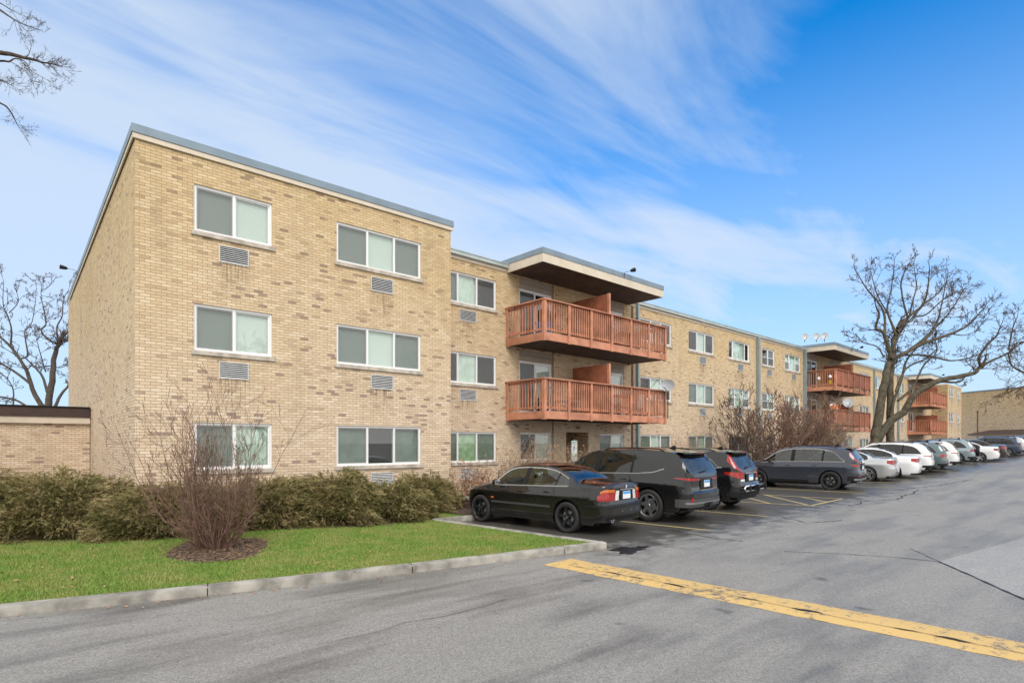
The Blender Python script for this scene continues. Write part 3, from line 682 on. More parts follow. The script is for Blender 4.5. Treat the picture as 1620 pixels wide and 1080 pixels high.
# roof line, gutter, downspouts, joints
w = MB(); w.quad((-.6, -.02, 8.31), (SB3, -.02, 8.31), (SB3, 14, 8.31), (-.6, 14, 8.31)); put(w.build('roof', M['fascia_blue']), FB)
for s0, s1 in ((-.55, bays[0][0]-.02), (bays[0][1]+.02, bays[1][0]-.05), (bays[1][1]+.02, bays[2][0]-.05), (bays[2][1]+.02, SB3)):
    w = MB(); w.box((s0, -.13, 8.24), (s1, -.001, 8.36)); w.box((s0, -.15, 8.36), (s1, .05, 8.385)); w.box((s0, -.035, 8.12), (s1, -.002, 8.239), 1)
    put(w.build('gutter', [M['gutter'], M['fascia_cream']]), FB)
def spout(px, z1=8.2, wd=.10):
    s = fs(px); w = MB(); gx = gz(s+10)
    w.box((s-wd/2, -.02-wd, gx+.2), (s+wd/2, -.02, z1))
    for z in (2.9, 5.6, 7.6): w.box((s-wd/2-.02, -.03-wd, z), (s+wd/2+.02, -.001, z+.04))
    w.box((s-wd/2-.01, -.05-wd*1.6, gx+.1), (s+wd/2+.01, -.05, gx+.199))
    put(w.build('downspout', M['spout']), FB)
for px, wd in ((1007, .12), (1197.3, .17), (1271.3, .17), (1382, .13), (1419.5, .16)): spout(px, wd=wd)
spout(1478, 7.9, .12)
for px, a, b, m_ in ((1071, .02, .02, 'fascia_cream'), (1240.5, .02, .02, 'fascia_cream'), (874.5, .02, .03, 'soffit'), (1000.5, .10, .06, 'soffit')):
    s = fs(px); w = MB(); w.box((s-a, -.012, .3), (s+b, -.001, 8.1)); put(w.build('wall_joint_cover', M[m_]), FB)
# canopies
for bi, (u0, u1, nm) in enumerate(bays):
    y0 = -1.85; z0, z1, z2 = 8.09, 8.39, 8.575
    w = MB()
    w.quad((u0, y0+.03, z0+.03), (u1, y0+.03, z0+.03), (u1, -.001, z0+.03), (u0, -.001, z0+.03), 2)
    for a, b, m_ in ((z0, z1, 1), (z1+.001, z2, 0)):
        p = .0 if m_ else .02
        w.box((u0-p, y0-p, a), (u1+p, y0+.03, b), m_); w.box((u0-p, y0+.031, a), (u0+.03, .35, b), m_); w.box((u1-.03, y0+.031, a), (u1+p, .35, b), m_)
    w.quad((u0, y0, z2-.01), (u1, y0, z2-.01), (u1, 2, z2-.01), (u0, 2, z2-.01), 0)
    for i in range(1, 12): yy = y0+.06+i*(-y0-.1)/12; w.box((u0+.04, yy-.004, z0+.022), (u1-.04, yy+.004, z0+.0295), 3)
    put(w.build('balcony_canopy', [M['fascia_blue'], M['fascia_cream'], M['soffit'], M['black']]), FB)
    s = u0+(u1-u0)*.62; floodlight(FB, (s, y0-.05, z2+.02), Vector((.6, -.35, .22)))
# balconies
def balcony(bi, u0, u1, dz, solid):
    y0 = -BD; L = u1-u0; zt, zb = dz, dz-.27; rt = dz+1.10
    deck = MB(); deck.box((u0+.05, y0+.05, zt-.05), (u1-.05, -.001, zt-.012), 1); deck.quad((u0+.04, y0+.04, zb+.03), (u0+.04, -.001, zb+.03), (u1-.04, -.001, zb+.03), (u1-.04, y0+.04, zb+.03), 1)
    for i in range(1, 14): yy = y0+.04+i*(-y0-.06)/14; deck.box((u0+.05, yy-.003, zb+.024), (u1-.05, yy+.003, zb+.0295), 2)
    deck.box((u0, y0, zb), (u1, y0+.04, zt-.001)); deck.box((u0, y0+.041, zb), (u0+.04, -.001, zt-.001)); deck.box((u1-.04, y0+.041, zb), (u1, -.001, zt-.001))
    d = deck.build('balcony', [M['redwood'], M['soffit'], M['black']]); put(d, FB)
    n = 6
    for i in range(n+1):
        s = u0+L*i/n; p = MB(); w_ = .05
        p.box((s-w_, y0-.045, zb-.03), (s+w_, y0-.002, rt-.02)); p.build('post', M['redwood'], d)
    for s in (u0-.045, u1+.003):
        for ya, yb in ((y0, y0+.09), (-.12, -.03)): p = MB(); p.box((s, ya, zb-.03), (s+.042, yb, rt-.02)); p.build('post', M['redwood'], d)
    r = MB()
    r.box((u0-.08, y0-.08, rt-.02), (u1+.08, y0+.07, rt+.02)); r.box((u0-.08, y0+.071, rt-.02), (u0+.06, -.005, rt+.02)); r.box((u1-.06, y0+.071, rt-.02), (u1+.08, -.005, rt+.02))
    for a, b in ((rt-.13, rt-.04), (dz+.08, dz+.16)):
        r.box((u0+.02, y0+.04, a), (u1-.02, y0+.075, b)); r.box((u0+.04, y0+.08, a), (u0+.075, -.01, b)); r.box((u1-.075, y0+.08, a), (u1-.04, -.01, b))
    if not solid:
        for i in range(n):
            for k in range(1, 10):
                s = u0+L*(i+k/10)/n; r.box((s-.019, y0+.0, dz+.05), (s+.019, y0+.038, rt-.025))
    else:
        for i in range(n):
            for k in range(8):
                a = u0+L*i/n+.05+(L/n-.1)*k/8; r.box((a+.002, y0+.002, dz+.12), (a+(L/n-.1)/8-.002, y0+.035, rt-.03), 1)
    ns = 12
    for su in (u0+.0, u1-.038):
        for k in range(1, ns):
            y = y0+.09+(BD-.2)*k/ns; r.box((su, y-.019, dz+.05), (su+.038, y+.019, rt-.025))
    r.build('railing', [M['redwood'], M['redwood2']], d)
    dv = MB(); sm = (u0+u1)/2-.03
    hh = 1.92 if bi == 0 else (1.75 if dz > 4 else 1.65)
    dv.box((sm-.02, y0+.15, dz+.02), (sm+.02, -.01, dz+hh), 0); dv.box((sm-.05, y0+.05, dz), (sm+.05, y0+.149, dz+hh+.01), 1)
    for i in range(1, 12): yy = y0+.15+i*(BD-.16)/12; dv.box((sm-.024, yy-.004, dz+.05), (sm+.024, yy+.004, dz+hh-.02), 2)
    dv.build('divider_panel', [M['redwood2'], M['redwood'], M['tablewood']], d)
    return d
for bi, (u0, u1, nm) in enumerate(bays):
    for dz in DECK: balcony(bi, u0, u1, dz, solid=bi > 0)
# end wing (turned like the long front, stands forward 1.3 m)
oE = FB[0]+Vector((math.cos(FB[1])*SB3+math.sin(FB[1])*1.42, math.sin(FB[1])*SB3-math.cos(FB[1])*1.42, 0)); FE = (oE, FB[1])
LE = fs(1521, FE); HE = []
for px0, px1, cols in ((1501.8, 1508.8, [(1, 'd'), (1, 'd')]), (1513.6, 1518.3, [(1, 'd'), (1, 'd')])):
    for r, (z0, z1) in enumerate(ROWB):
        HE.append(window(FE, fs(px0, FE), fs(px1, FE), z0+.25, z1+.25, cols, cover='none')); 
        m_ = (fs(px0, FE)+fs(px1, FE))/2
        if r: grille(FE, m_-.28, m_+.28, z0-.35, z0+.02)
w = MB(); wall_holes(w, 0, LE, -.2, 8.15, HE); w.quad((LE, 0, -.2), (LE, 8, -.2), (LE, 8, 8.15), (LE, 0, 8.15)); put(w.build('wall', M['brick'], uv=True), FE)['label'] = 'end wing beside the last balconies'
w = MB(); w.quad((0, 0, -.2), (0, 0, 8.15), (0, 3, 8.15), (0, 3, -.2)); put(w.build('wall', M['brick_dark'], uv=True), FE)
w = MB(); w.box((-.03, -.03, 8.151), (LE+.03, 8, 8.28)); put(w.build('roof', M['fascia_cream']), FE)
# ---- windowless building on the far right
NB = empty('windowless_building', (94.7, 18.5, 0), 0, 'windowless tan brick building closing the far end of the car park', 'building')
p0 = Vector((94.7, 19.3, 0)); p1 = Vector((89.9, 11.6, 0)); dr = (p1-p0).normalized(); ang = math.atan2(dr.y, dr.x)
w = MB(); w.quad((-6, 0, -.2), (24, 0, -.2), (24, 0, 8.45), (-6, 0, 8.45)); w.quad((-6, 10, -.2), (-6, 0, -.2), (-6, 0, 8.45), (-6, 10, 8.45)); w.quad((24, 0, -.2), (24, 10, -.2), (24, 10, 8.45), (24, 0, 8.45))
o = w.build('wall', M['brick'], NB, uv=True); o.location = p0-NB.location; o.rotation_euler = (0, 0, ang)
w = MB(); w.box((-6.05, -.06, 8.451), (24.05, 10, 8.60)); o = w.build('roof_coping', M['fascia_blue'], NB); o.location = p0-NB.location; o.rotation_euler = (0, 0, ang)
w = MB(); o_ = 4.4   # entrance canopy
w.box((o_, -2.6, 2.78), (o_+14, -.001, 3.0), 1)
w.poly([(o_-.1, -2.8, 3.001), (o_+14, -2.8, 3.001), (o_+14, -.001, 3.55), (o_+.5, -.001, 3.55)], 0); w.poly([(o_-.1, -2.8, 3.001), (o_+.5, -.001, 3.55), (o_-.1, -.001, 3.001)], 0)
o = w.build('entrance_canopy', [M['brownroof'], M['fascia_cream']], NB); o.location = p0-NB.location; o.rotation_euler = (0, 0, ang)
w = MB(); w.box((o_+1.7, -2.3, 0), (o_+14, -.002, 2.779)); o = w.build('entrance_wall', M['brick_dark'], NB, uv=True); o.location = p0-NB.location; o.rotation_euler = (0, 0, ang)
w = MB(); w.box((o_+.25, -.05, 1.0), (o_+1.69, -.003, 2.779)); o = w.build('entrance_opening', M['soffit'], NB); o.location = p0-NB.location; o.rotation_euler = (0, 0, ang)
w = MB(); w.box((3.3, -.06, 2.5), (3.38, -.002, 5.8)); w.box((3.25, -.07, 5.8), (3.43, -.002, 6.05)); o = w.build('conduit', M['soffit'], NB); o.location = p0-NB.location; o.rotation_euler = (0, 0, ang)
# ---- low annex on the left
AX = empty('garage_annex', (-8, 23.9, 0), 0, 'single storey tan brick annex with dark brown fascia left of the tall wall', 'annex')
w = MB(); w.quad((-32, 0, -.1), (9.93, 0, -.1), (9.93, 0, 2.57), (-32, 0, 2.57)); w.build('wall', M['brick'], AX, uv=True)
w = MB(); w.box((-32.1, -.12, 2.571), (9.93, -.05, 2.78), 1); w.box((-32.1, -.16, 2.781), (9.93, -.05, 3.09), 0); w.box((-32.1, -.2, 3.091), (9.93, 9, 3.13), 2)
w.box((-32.1, -.05, 2.571), (9.93, 0, 2.6), 1)
w.build('roof', [M['brownroof'], M['fascia_cream'], M['black']], AX)
#@@PART3
# ================================================================== CARS
def wheel(R_, rr, wd, style, parent, x, y, z, side, tm=None):
    """one wheel: rim with spokes, tyre as its child; outer face towards +y, turned round for the right side"""
    w = MB()
    mi = 0
    prof = [(rr*.93, wd*.15), (rr*.965, wd*.44), (rr*1.0, wd*.50), (rr*1.03, wd*.49), (rr*1.03, wd*.3)]
    w.lathe(prof, 36, 0, 'y')
    w.lathe([(rr*.93, wd*.15), (rr*.90, -wd*.4)], 36, 1, 'y'); w.lathe([(.001, wd*.02), (rr*.91, wd*.02)], 24, 1, 'y')
    w.lathe([(.001, wd*.40), (rr*.15, wd*.40), (rr*.19, wd*.36), (rr*.2, wd*.1)], 20, 0, 'y'); w.lathe([(.001, wd*.415), (rr*.085, wd*.412), (rr*.09, wd*.39)], 12, 2, 'y')
    w.lathe([(rr*.62, wd*.03), (rr*.62, wd*.10), (rr*.3, wd*.10), (rr*.3, wd*.03)], 24, 3, 'y')
    ns, dbl, sw = style
    for i in range(ns):
        for dd in ((-.5, .5) if dbl else (0,)):
            t = 2*math.pi*i/ns+.2; t2 = t+dd*dbl/ns*2
            def P(r, a, wo, h):
                c, s_ = math.cos(a), math.sin(a)
                return (r*c-wo*s_, h, r*s_+wo*c)
            a0, a1 = t+dd*dbl/ns*.9, t2
            b0, b1 = sw*.8, sw*.62
            A = [P(rr*.15, a0, -b0, wd*.38), P(rr*.15, a0, b0, wd*.38), P(rr*.95, a1, b1, wd*.46), P(rr*.95, a1, -b1, wd*.46)]
            B = [P(rr*.15, a0, -b0, wd*.2), P(rr*.15, a0, b0, wd*.2), P(rr*.95, a1, b1, wd*.3), P(rr*.95, a1, -b1, wd*.3)]
            w.quad(*A[::-1], 0)
            for k in range(4): w.quad(A[k], A[(k+1) % 4], B[(k+1) % 4], B[k], 0)
    o = w.build('wheel', [tm, M['black'], M['chrome'], M['steel']], parent, smooth=35)
    t = MB(); t.lathe([(rr*1.01, wd*.46), (rr*1.06, wd*.52), (R_*.90, wd*.56), (R_*.97, wd*.50), (R_, wd*.38), (R_, -wd*.38), (R_*.97, -wd*.5), (rr, -wd*.5)], 48, 0, 'y')
    t.build('tyre', M['rubber'], o, smooth=45)
    o.location = (x, y, z); o.rotation_euler = (0, 0, 0 if side > 0 else math.pi)
    return o
HWP = [(.15, .93), (.28, .972), (.36, .978), (.44, .982), (.58, .992), (.70, 1.0), (.76, .998), (.80, .985), (.88, .962), (1.0, .935), (1.2, .885)]
def make_car(sp):
    L, W, H = sp['L'], sp['W'], sp['H']; XR, XF = sp['axles']; wr = sp['wr']; AR = wr+sp.get('arch', .055)
    XA, XB = sp.get('XA', .42), L-sp.get('XB', .62)            # side starts / ends
    br, bf = sp.get('br', .30), sp.get('bf', .42)
    sill = sp.get('sill', .20); sh = sp['sh']; zc = sp['zc']; ze = sp['ze']; ye = sp['ye']; gt = sp['gt']
    hscale = sp['hsc'] if 'hsc' in sp else 1.0
    hw = lambda z: W/2*cat_interp(HWP, z/hscale)
    xr = lambda z: cat_interp(sp['rear'], z); xf = lambda z: L-cat_interp(sp['front'], z)
    F0 = W/2-br; A0 = .5*math.pi*math.sqrt(((XA)**2+br*br)/2); LS = XB-XA; G0 = W/2-bf; A1 = .5*math.pi*math.sqrt(((L-XB)**2+bf*bf)/2)
    PT = F0+A0+LS+A1+G0
    ex = sp.get('ex', 2.3)
    def se(phi, e):                                            # superellipse quarter
        c, s_ = max(0, math.cos(phi)), max(0, math.sin(phi)); return c**(2/e), s_**(2/e)
    def PS(p, z, off=0):                                       # perimeter point: p = metres from the rear centre round the left side to the nose
        h = hw(z)
        if p <= F0: q = max(0, p)/F0; x = xr(z)+.012*0; y = (h-br)*q; bow = .035*(q**2); x += bow
        elif p <= F0+A0:
            c, s_ = se((p-F0)/A0*math.pi/2, ex); x0 = xr(z)+.035; x = XA-(XA-x0)*c; y = h-br+br*s_
        elif p <= F0+A0+LS: x = XA+p-F0-A0; y = h
        elif p <= F0+A0+LS+A1:
            c, s_ = se((1-(p-F0-A0-LS)/A1)*math.pi/2, ex); x1 = xf(z)-.06; x = XB+(x1-XB)*c; y = h-bf+bf*s_
        else:
            q = max(0, (PT-p))/G0; y = (h-bf)*q; x = xf(z)-.06*q*q
        # crown the side plan a little
        if XA < x < XB:
            m = (x-(XA+XB)/2)/((XB-XA)/2); y -= .022*m*m*1.0
        elif y > 0: y -= .022*(y/h)
        return Vector((x, y, z))
    def p_of_x(x):                                             # side position for a given x
        return F0+A0+(x-XA)
    def shz(p):                                                # shoulder height at perimeter position
        x = PS(p, .8).x; return cat_interp(sh, x)
    # ---- lower body
    xs = sorted({*[XA+LS*i/24 for i in range(25)], *[xc+AR*math.cos(math.pi*k/22) for xc in (XR, XF) for k in range(23)], *[xc+s_*(AR+.002) for xc in (XR, XF) for s_ in (-1, 1)]})
    ps = [F0*i/5 for i in range(5)]+[F0+A0*i/12 for i in range(12)]
    side_p = [p_of_x(x) for x in xs if x > XA-1e-6 and x < XB+1e-6]
    ps += side_p
    ps += [F0+A0+LS+A1*(i+1)/12 for i in range(12)]+[F0+A0+LS+A1+G0*(i+1)/5 for i in range(5)]
    ps = sorted(set(round(p, 5) for p in ps))
    def zb(p):
        x = PS(p, .5).x
        if p < F0+A0*.8: return sp.get('zbr', .28)
        if p > F0+A0+LS+A1*.35: return sp.get('zbf', .22)
        for xc in (XR, XF):
            if abs(x-xc) <= AR+.001: return wr+math.sqrt(max(0, AR*AR-(x-xc)**2)) if abs(x-xc) <= AR else wr
        return sill
    NR = 15; rows = []
    for p in ps:
        a, b_ = zb(p), shz(p); rows.append([PS(p, a+(b_-a)*k/NR) for k in range(NR+1)])
    body = MB(); body.grid(rows, 0, flip=False)
    # arch lips and black wells
    inner = MB()
    for xc in (XR, XF):
        lip = []; well = []
        for k in range(25):
            t = math.pi*k/24; x = xc+AR*math.cos(t); z = wr+AR*math.sin(t); q = PS(p_of_x(min(max(x, XA), XB)), z) if XA < x < XB else PS(p_of_x(XA if x < XA else XB), z)
            q.x = x
            lip.append([Vector((x, q.y, z)), Vector((xc+(x-xc)*.97, q.y-.03, wr+(z-wr)*.97))]); well.append([Vector((xc+(x-xc)*.99, q.y-.012, wr+(z-wr)*.99)), Vector((xc+(x-xc)*.99, q.y-.30, wr+(z-wr)*.99))])
        body.grid(lip, 0, True); inner.grid(well, 0, True)
        inner.poly([w_[1] for w_ in well])
    # ---- top shell : sections across at the shoulder points with x>0
    gx0, gx1 = sp['gx']                                        # side glass span in x
    ws0, ws1 = sp['ws']; rg0, rg1 = sp['rg']                   # windscreen, rear glass spans in x (centre line)
    def sec(p, r):                                             # r 0..1 shoulder->edge, 1..2 edge->centre
        zs = shz(p); S0 = PS(p, zs); x = S0.x
        yE = min(cat_interp(ye, x)*W/2, S0.y*.97); zE = max(cat_interp(ze, x), zs+.004); zC = max(cat_interp(zc, x), zE+.002)
        if r <= 1:
            bulge = .03*math.sin(math.pi*r)*min(1, (zE-zs)/.3); q = r
            y = S0.y+(yE-S0.y)*q+bulge; z = zs+(zE-zs)*q
            if zE-zs < .12: y = S0.y+(yE-S0.y)*q; z = zs+(zE-zs)*math.sin(q*math.pi/2)
            return Vector((x, y, z))
        q = r-1; y = yE*(1-q); z = zE+(zC-zE)*(1-(1-q)**2.2)
        return Vector((x, y, z))
    tp = []
    lo_p, hi_p = F0, F0+A0+LS+A1
    def inv(xt, lo=lo_p, hi=hi_p):
        for _ in range(40):
            m = (lo+hi)/2
            if PS(m, shz(m)).x < xt: lo = m
            else: hi = m
        return (lo+hi)/2
    keyx = [gx0, gx1, ws0, ws1, rg0, rg1]
    tp = [F0+A0*i/12 for i in range(13)]+[p_of_x(XA+LS*i/46) for i in range(47)]+[F0+A0+LS+A1*i/12 for i in range(13)]
    xr0 = PS(F0, shz(F0)).x
    tp += [inv(xr0+i*.04) for i in range(1, 12)]               # dense at the tail
    tp += [inv(k) for k in keyx]
    tp = sorted(set(round(p, 4) for p in tp))
    gl_side = MB(); gl_ws = MB(); gl_rg = MB(); top = MB()
    def rb(p):                                                 # glass bottom & top fractions
        a, e = sec(p, 0), sec(p, 1); h = e.z-a.z; x = a.x
        if h < .10: return .4, .6, False
        lo = max(.028, cat_interp(sp['gb'], x)-a.z if 'gb' in sp else .028)/h
        hi = min(e.z-sp.get('rail', .05), cat_interp(gt, x)); hi = (hi-a.z)/h
        ok = gx0-1e-3 <= x <= gx1+1e-3 and hi > lo
        if hi <= lo+.01: hi = lo+.01
        return lo, hi, ok
    RW = []; OK = []; XS = []
    CQ = [1.0, 1.05, 1.15, 1.3, 1.5, 1.75, 2.0]
    for p in tp:
        lo, hi, ok = rb(p)
        if sec(p, 1).z-sec(p, 0).z < .10: lo, hi = .35, .7
        rr_ = [0, lo*.5, lo, lo+(hi-lo)*.33, lo+(hi-lo)*.66, hi, (hi+1)/2]+CQ
        RW.append([sec(p, r) for r in rr_]); OK.append(ok); XS.append(RW[-1][0].x)
    nB = {mb_: len(mb_.v) for mb_ in (top, gl_side, gl_ws, gl_rg)}
    nc = len(RW[0])
    for mb_ in (top, gl_side, gl_ws, gl_rg): mb_.v += [tuple(v) for r in RW for v in r]
    for i in range(len(RW)-1):
        xm = (XS[i]+XS[i+1])/2
        for j in range(nc-1):
            f = (i*nc+j, i*nc+j+1, (i+1)*nc+j+1, (i+1)*nc+j)
            if 2 <= j < 5 and OK[i] and OK[i+1]: gl_side.face(f)
            elif j >= 8 and ws0 < xm < ws1: gl_ws.face(f)
            elif j >= 9 and rg0 < xm < rg1: gl_rg.face(f)
            else: top.face(f)
    k = len(body.v); body.v += top.v; body.f += [tuple(v+k for v in f) for f in top.f]; body.m += top.m
    # rear deck lip: close between rear flat at shoulder and first section
    r0 = [PS(F0*i/5, shz(F0*i/5)) for i in range(6)]; s0 = [sec(F0, r) for r in CQ]
    body.poly([r0[0]]+r0[1:]+s0+[Vector((s0[-1].x, 0, s0[-1].z))])
    n1_ = F0+A0+LS+A1; r1 = [PS(n1_+G0*(1-i/5), shz(n1_+G0*(1-i/5))) for i in range(6)]; s1 = [sec(n1_, r) for r in CQ]
    body.poly(([r1[0]]+r1[1:]+s1)[::-1])
    def clean(mb_):                                            # drop unused verts
        used = sorted({v for f in mb_.f for v in f}); mp = {v: i for i, v in enumerate(used)}
        mb_.v = [mb_.v[v] for v in used]; mb_.f = [tuple(mp[v] for v in f) for f in mb_.f]; return mb_
    for mb_ in (gl_side, gl_ws, gl_rg): clean(mb_)
    root = empty(sp['name'], (0, 0, 0), 0, sp['label'], sp.get('cat', 'car'), 'cars parked along the building')
    pm = sp['paint']
    for mb_ in (body, inner): mb_.mirror_y()
    bo = body.build('body', pm, root, smooth=32)
    inner.box((.45, -hw(.5)+.32, .22), (L-.35, hw(.5)-.32, .48)); inner.box((XR+AR+.03, -hw(.4)+.10, .19), (XF-AR-.03, hw(.4)-.10, .34))
    inner.build('underbody', M['black'], root)
    sg = MB(); sg.v = list(gl_side.v); sg.f = list(gl_side.f); sg.m = list(gl_side.m)
    sg.build('side_window', M[sp.get('glass', 'carglass')], root, smooth=60)
    sg = MB(); sg.v = [(x, -y, z) for x, y, z in gl_side.v]; sg.f = [f[::-1] for f in gl_side.f]; sg.m = list(gl_side.m)
    sg.build('side_window', M[sp.get('glass', 'carglass')], root, smooth=60)
    gl_ws.mirror_y().build('windscreen', M['carglass'], root, smooth=60); gl_rg.mirror_y().build('rear_window', M['carglass_rear'], root, smooth=60)
    # ---- patches laid 3-4 mm proud of the surface
    def patch(name, fn, us, vs, mat, off=.004, both=True, smooth=60, one=None, parent=None):
        made = []
        G = []
        for u in us:
            row = []
            for v in vs(u) if callable(vs) else vs:
                e = .004; P = fn(u, v); a = fn(u+e, v)-fn(u-e, v); b = fn(u, v+e)-fn(u, v-e)
                n = a.cross(b)
                if n.length < 1e-12: n = Vector((-1, 0, 0))
                n.normalize(); c = Vector((L/2, 0, .5)) if P.z < 1.0 else Vector((P.x, 0, .6))
                if n.dot(P-c) < 0: n = -n
                row.append(P+n*off)
            G.append(row)
        for sgn in ((1, -1) if both else (1,)):
            mb_ = MB(); mb_.grid([[Vector((q.x, q.y*sgn, q.z)) for q in r] for r in G], 0, flip=sgn < 0)
            made.append(mb_.build(name, mat, parent or root, smooth=smooth))
        return made
    def lin(a, b, n): return [a+(b-a)*i/n for i in range(n+1)]
    # pillars between side windows
    for xp, wdp in sp['pillars']:
        us = [p_of_x(xp-wdp/2), p_of_x(xp+wdp/2)]
        lean = sp.get('lean', .05)
        def fnp(u, v): return sec(u-lean*v*(1 if u else 1), v)
        patch('window_pillar', fnp, us, lambda u: lin(rb(u)[0], min(.97, rb(u)[1]+.02), 6), M['black'], .004)
    # chrome line under the side windows / over them
    if sp.get('chrome', True):
        cm = M['trim'] if sp.get('chrome') != 'black' else M['black']
        us = [inv(gx0)+(inv(gx1)-inv(gx0))*i/40 for i in range(41)]
        t1 = MB(); rows_ = []
        for u in us:
            lo, hi, ok = rb(u); P = sec(u, lo); rows_.append([P+Vector((0, .006, -.012)), P+Vector((0, .008, .010))])
        t1.grid(rows_); rows_ = []
        if sp.get('chrometop'):
            for u in us[:int(40*sp['chrometop'])]:
                lo, hi, ok = rb(u); P = sec(u, hi); rows_.append([P+Vector((0, .008, -.010)), P+Vector((0, .008, .014))])
            t1.grid(rows_)
        for sgn in (1, -1):
            q = MB(); q.v = [(x, y*sgn, z) for x, y, z in t1.v]; q.f = [f if sgn > 0 else f[::-1] for f in t1.f]; q.m = list(t1.m); q.build('window_trim', cm, root)
    # door seams
    for pts in sp.get('seams', []):
        mb_ = MB(); rows_ = []
        for i, (x, z) in enumerate(pts):
            q = PS(p_of_x(x), z); rows_.append(q+Vector((0, .002, 0)))
        for sgn in (1, -1):
            m2 = MB()
            for a, b in zip(rows_, rows_[1:]):
                d = (b-a).normalized(); n = Vector((-d.z, 0, d.x))*.006
                for s_ in (0,):
                    P4 = [a-n, b-n, b+n, a+n]; P4 = [Vector((q.x, q.y*sgn, q.z)) for q in P4]
                    m2.quad(*(P4 if sgn < 0 else P4[::-1]))
            m2.build('door_seam', M['black'], root)
    # handles, mirror
    for x, z in sp['handles']:
        for sgn in (1, -1):
            q = PS(p_of_x(x), z); h = MB(); h.tube([(x-.09, sgn*(q.y-.005), z), (x-.07, sgn*(q.y+.022), z+.004), (x+.07, sgn*(q.y+.022), z+.004), (x+.09, sgn*(q.y-.005), z)], [.010, .014, .014, .010], 6)
            h.build('door_handle', M['black'] if sp.get('hblack') else pm, root, smooth=50)
    mx, mz = sp['mirror']
    for sgn in (1, -1):
        q = PS(p_of_x(mx), mz-.06); h = MB(); c = Vector((mx, sgn*(q.y+.13), mz)); y_ = lambda k: sgn*k
        h.lathe([(.001, -.055), (.06, -.05), (.075, -.01), (.07, .03), (.04, .065), (.001, .075)], 14, 0, 'z')
        h.v = [(c.x+z*.9, c.y+x*1.35, c.z+y*.9) for x, y, z in h.v]
        h.tube([(mx+.0, sgn*(q.y-.01), mz-.05), (mx+.0, sgn*(q.y+.08), mz-.02)], .022, 6)
        mo = h.build('wing_mirror', M['black'] if sp.get('mblack', True) else pm, root, smooth=50)
        g_ = MB(); g_.box((c.x-.054, c.y-.085, c.z-.052), (c.x-.0505, c.y+.085, c.z+.052)); g_.build('mirror_glass', M['chrome'], mo)
    # interior
    ii = MB(); sz = sp.get('seatz', .0)
    for x, yy in sp['seats']:
        for sgn in (1, -1):
            T = Matrix.Translation((x, sgn*yy, .0)) @ Matrix.Rotation(R(-14), 4, 'Y')
            ii.box((-.06, -.23, .42+sz), (.06, .23, 1.0+sz), 0, T); ii.box((-.04, -.12, 1.03+sz), (.05, .12, 1.20+sz), 0, T)
    ii.build('seats', M[sp.get('seatm', 'seat')], root, smooth=40)
    d = MB(); xd = ws1-.35; d.box((xd, -W/2+.16, .55), (xd+.35, W/2-.16, cat_interp(sh, xd)-.015)); d.lathe([(.17, -.01), (.185, 0), (.17, .01)], 20, 0, 'z')
    T = Matrix.Translation((xd-.1, W*.2, cat_interp(sh, xd)-.0)) @ Matrix.Rotation(R(65), 4, 'Y'); k0 = len(d.v)-60
    for i in range(k0, len(d.v)): d.v[i] = tuple(T @ Vector(d.v[i]))
    d.box((rg1-.25 if rg1 > .9 else .15, -W/2+.2, .3), (xd, W/2-.2, .44))
    d.build('dashboard', M['black'], root, smooth=40)
    # wheels
    for xw in (XR, XF):
        for sgn in (1, -1): wheel(wr, wr*sp.get('rim', .70), .215, sp['spokes'], root, xw, sgn*(W/2-.128), wr, sgn, M[sp['rimm']])
    # number plate
    pz, px_ = sp['plate']; m_ = MB(); xx = xr(pz)-.012+sp.get('platex', 0)
    m_.box((xx-.004, -.155, pz-.078), (xx+.006, .155, pz+.078)); pl = m_.build('number_plate', M['plate'], root)
    m_ = MB(); m_.box((xx-.0065, -.15, pz+.018), (xx-.0045, .15, pz+.072)); m_.build('plate_band', M['plate_blue'], pl)
    # lamps
    for nm, mat, us, lo, hi in sp['lamps']:
        fn = lambda u, v: PS(u, v)
        patch('tail_lamp' if 'head' not in nm else 'headlamp', fn, us, (lambda lo, hi, us: lambda u: lin(cat_interp(lo, u), cat_interp(hi, u), 5))(lo, hi, us), M[mat], .007)
    for nm, mat, us, lo, hi in sp.get('toplamps', []):
        patch('tail_lamp', lambda u, v: sec(u, v), [inv(x) for x in us], (lambda lo, hi, us: lambda u: lin(cat_interp(lo, sec(u, 0).x), cat_interp(hi, sec(u, 0).x), 5))(lo, hi, us), M[mat], .008)
    for nm, mat, p0, p1, z0, z1, off in sp.get('bands', []):
        n = max(8, int(abs(p1-p0)/.06)); us = [p for p in lin(p0, p1, n)]
        us = [u for u in us if not any(abs(PS(u, z0).x-xc) < AR and min(z0, z1) < wr+AR and u > F0+A0*.9 for xc in (XR, XF))]
        # split in runs
        run = []; runs = []
        for u in us:
            if run and u-run[-1] > (abs(p1-p0)/n)*1.5: runs.append(run); run = []
            run.append(u)
        runs.append(run)
        for r_ in runs:
            if len(r_) < 2: continue
            patch(nm, lambda u, v: PS(u, v), r_, [z0, z0+(z1-z0)*.12, z0+(z1-z0)*.5, z0+(z1-z0)*.88, z1], M[mat] if isinstance(mat, str) else mat, off, both=True)
    api = dict(PS=PS, sec=sec, patch=patch, lin=lin, F0=F0, A0=A0, LS=LS, A1=A1, PT=PT, p_of_x=p_of_x, inv=inv, root=root, hw=hw, xr=xr, AR=AR, rb=rb, body=bo, pm=pm)
    if 'extra' in sp: sp['extra'](api)
    return root
def rear_box(a, name, mat, x0, x1, y0, y1, z0, z1, parent=None):
    m_ = MB(); m_.box((x0, y0, z0), (x1, y1, z1)); return m_.build(name, M[mat] if isinstance(mat, str) else mat, parent or a['root'])
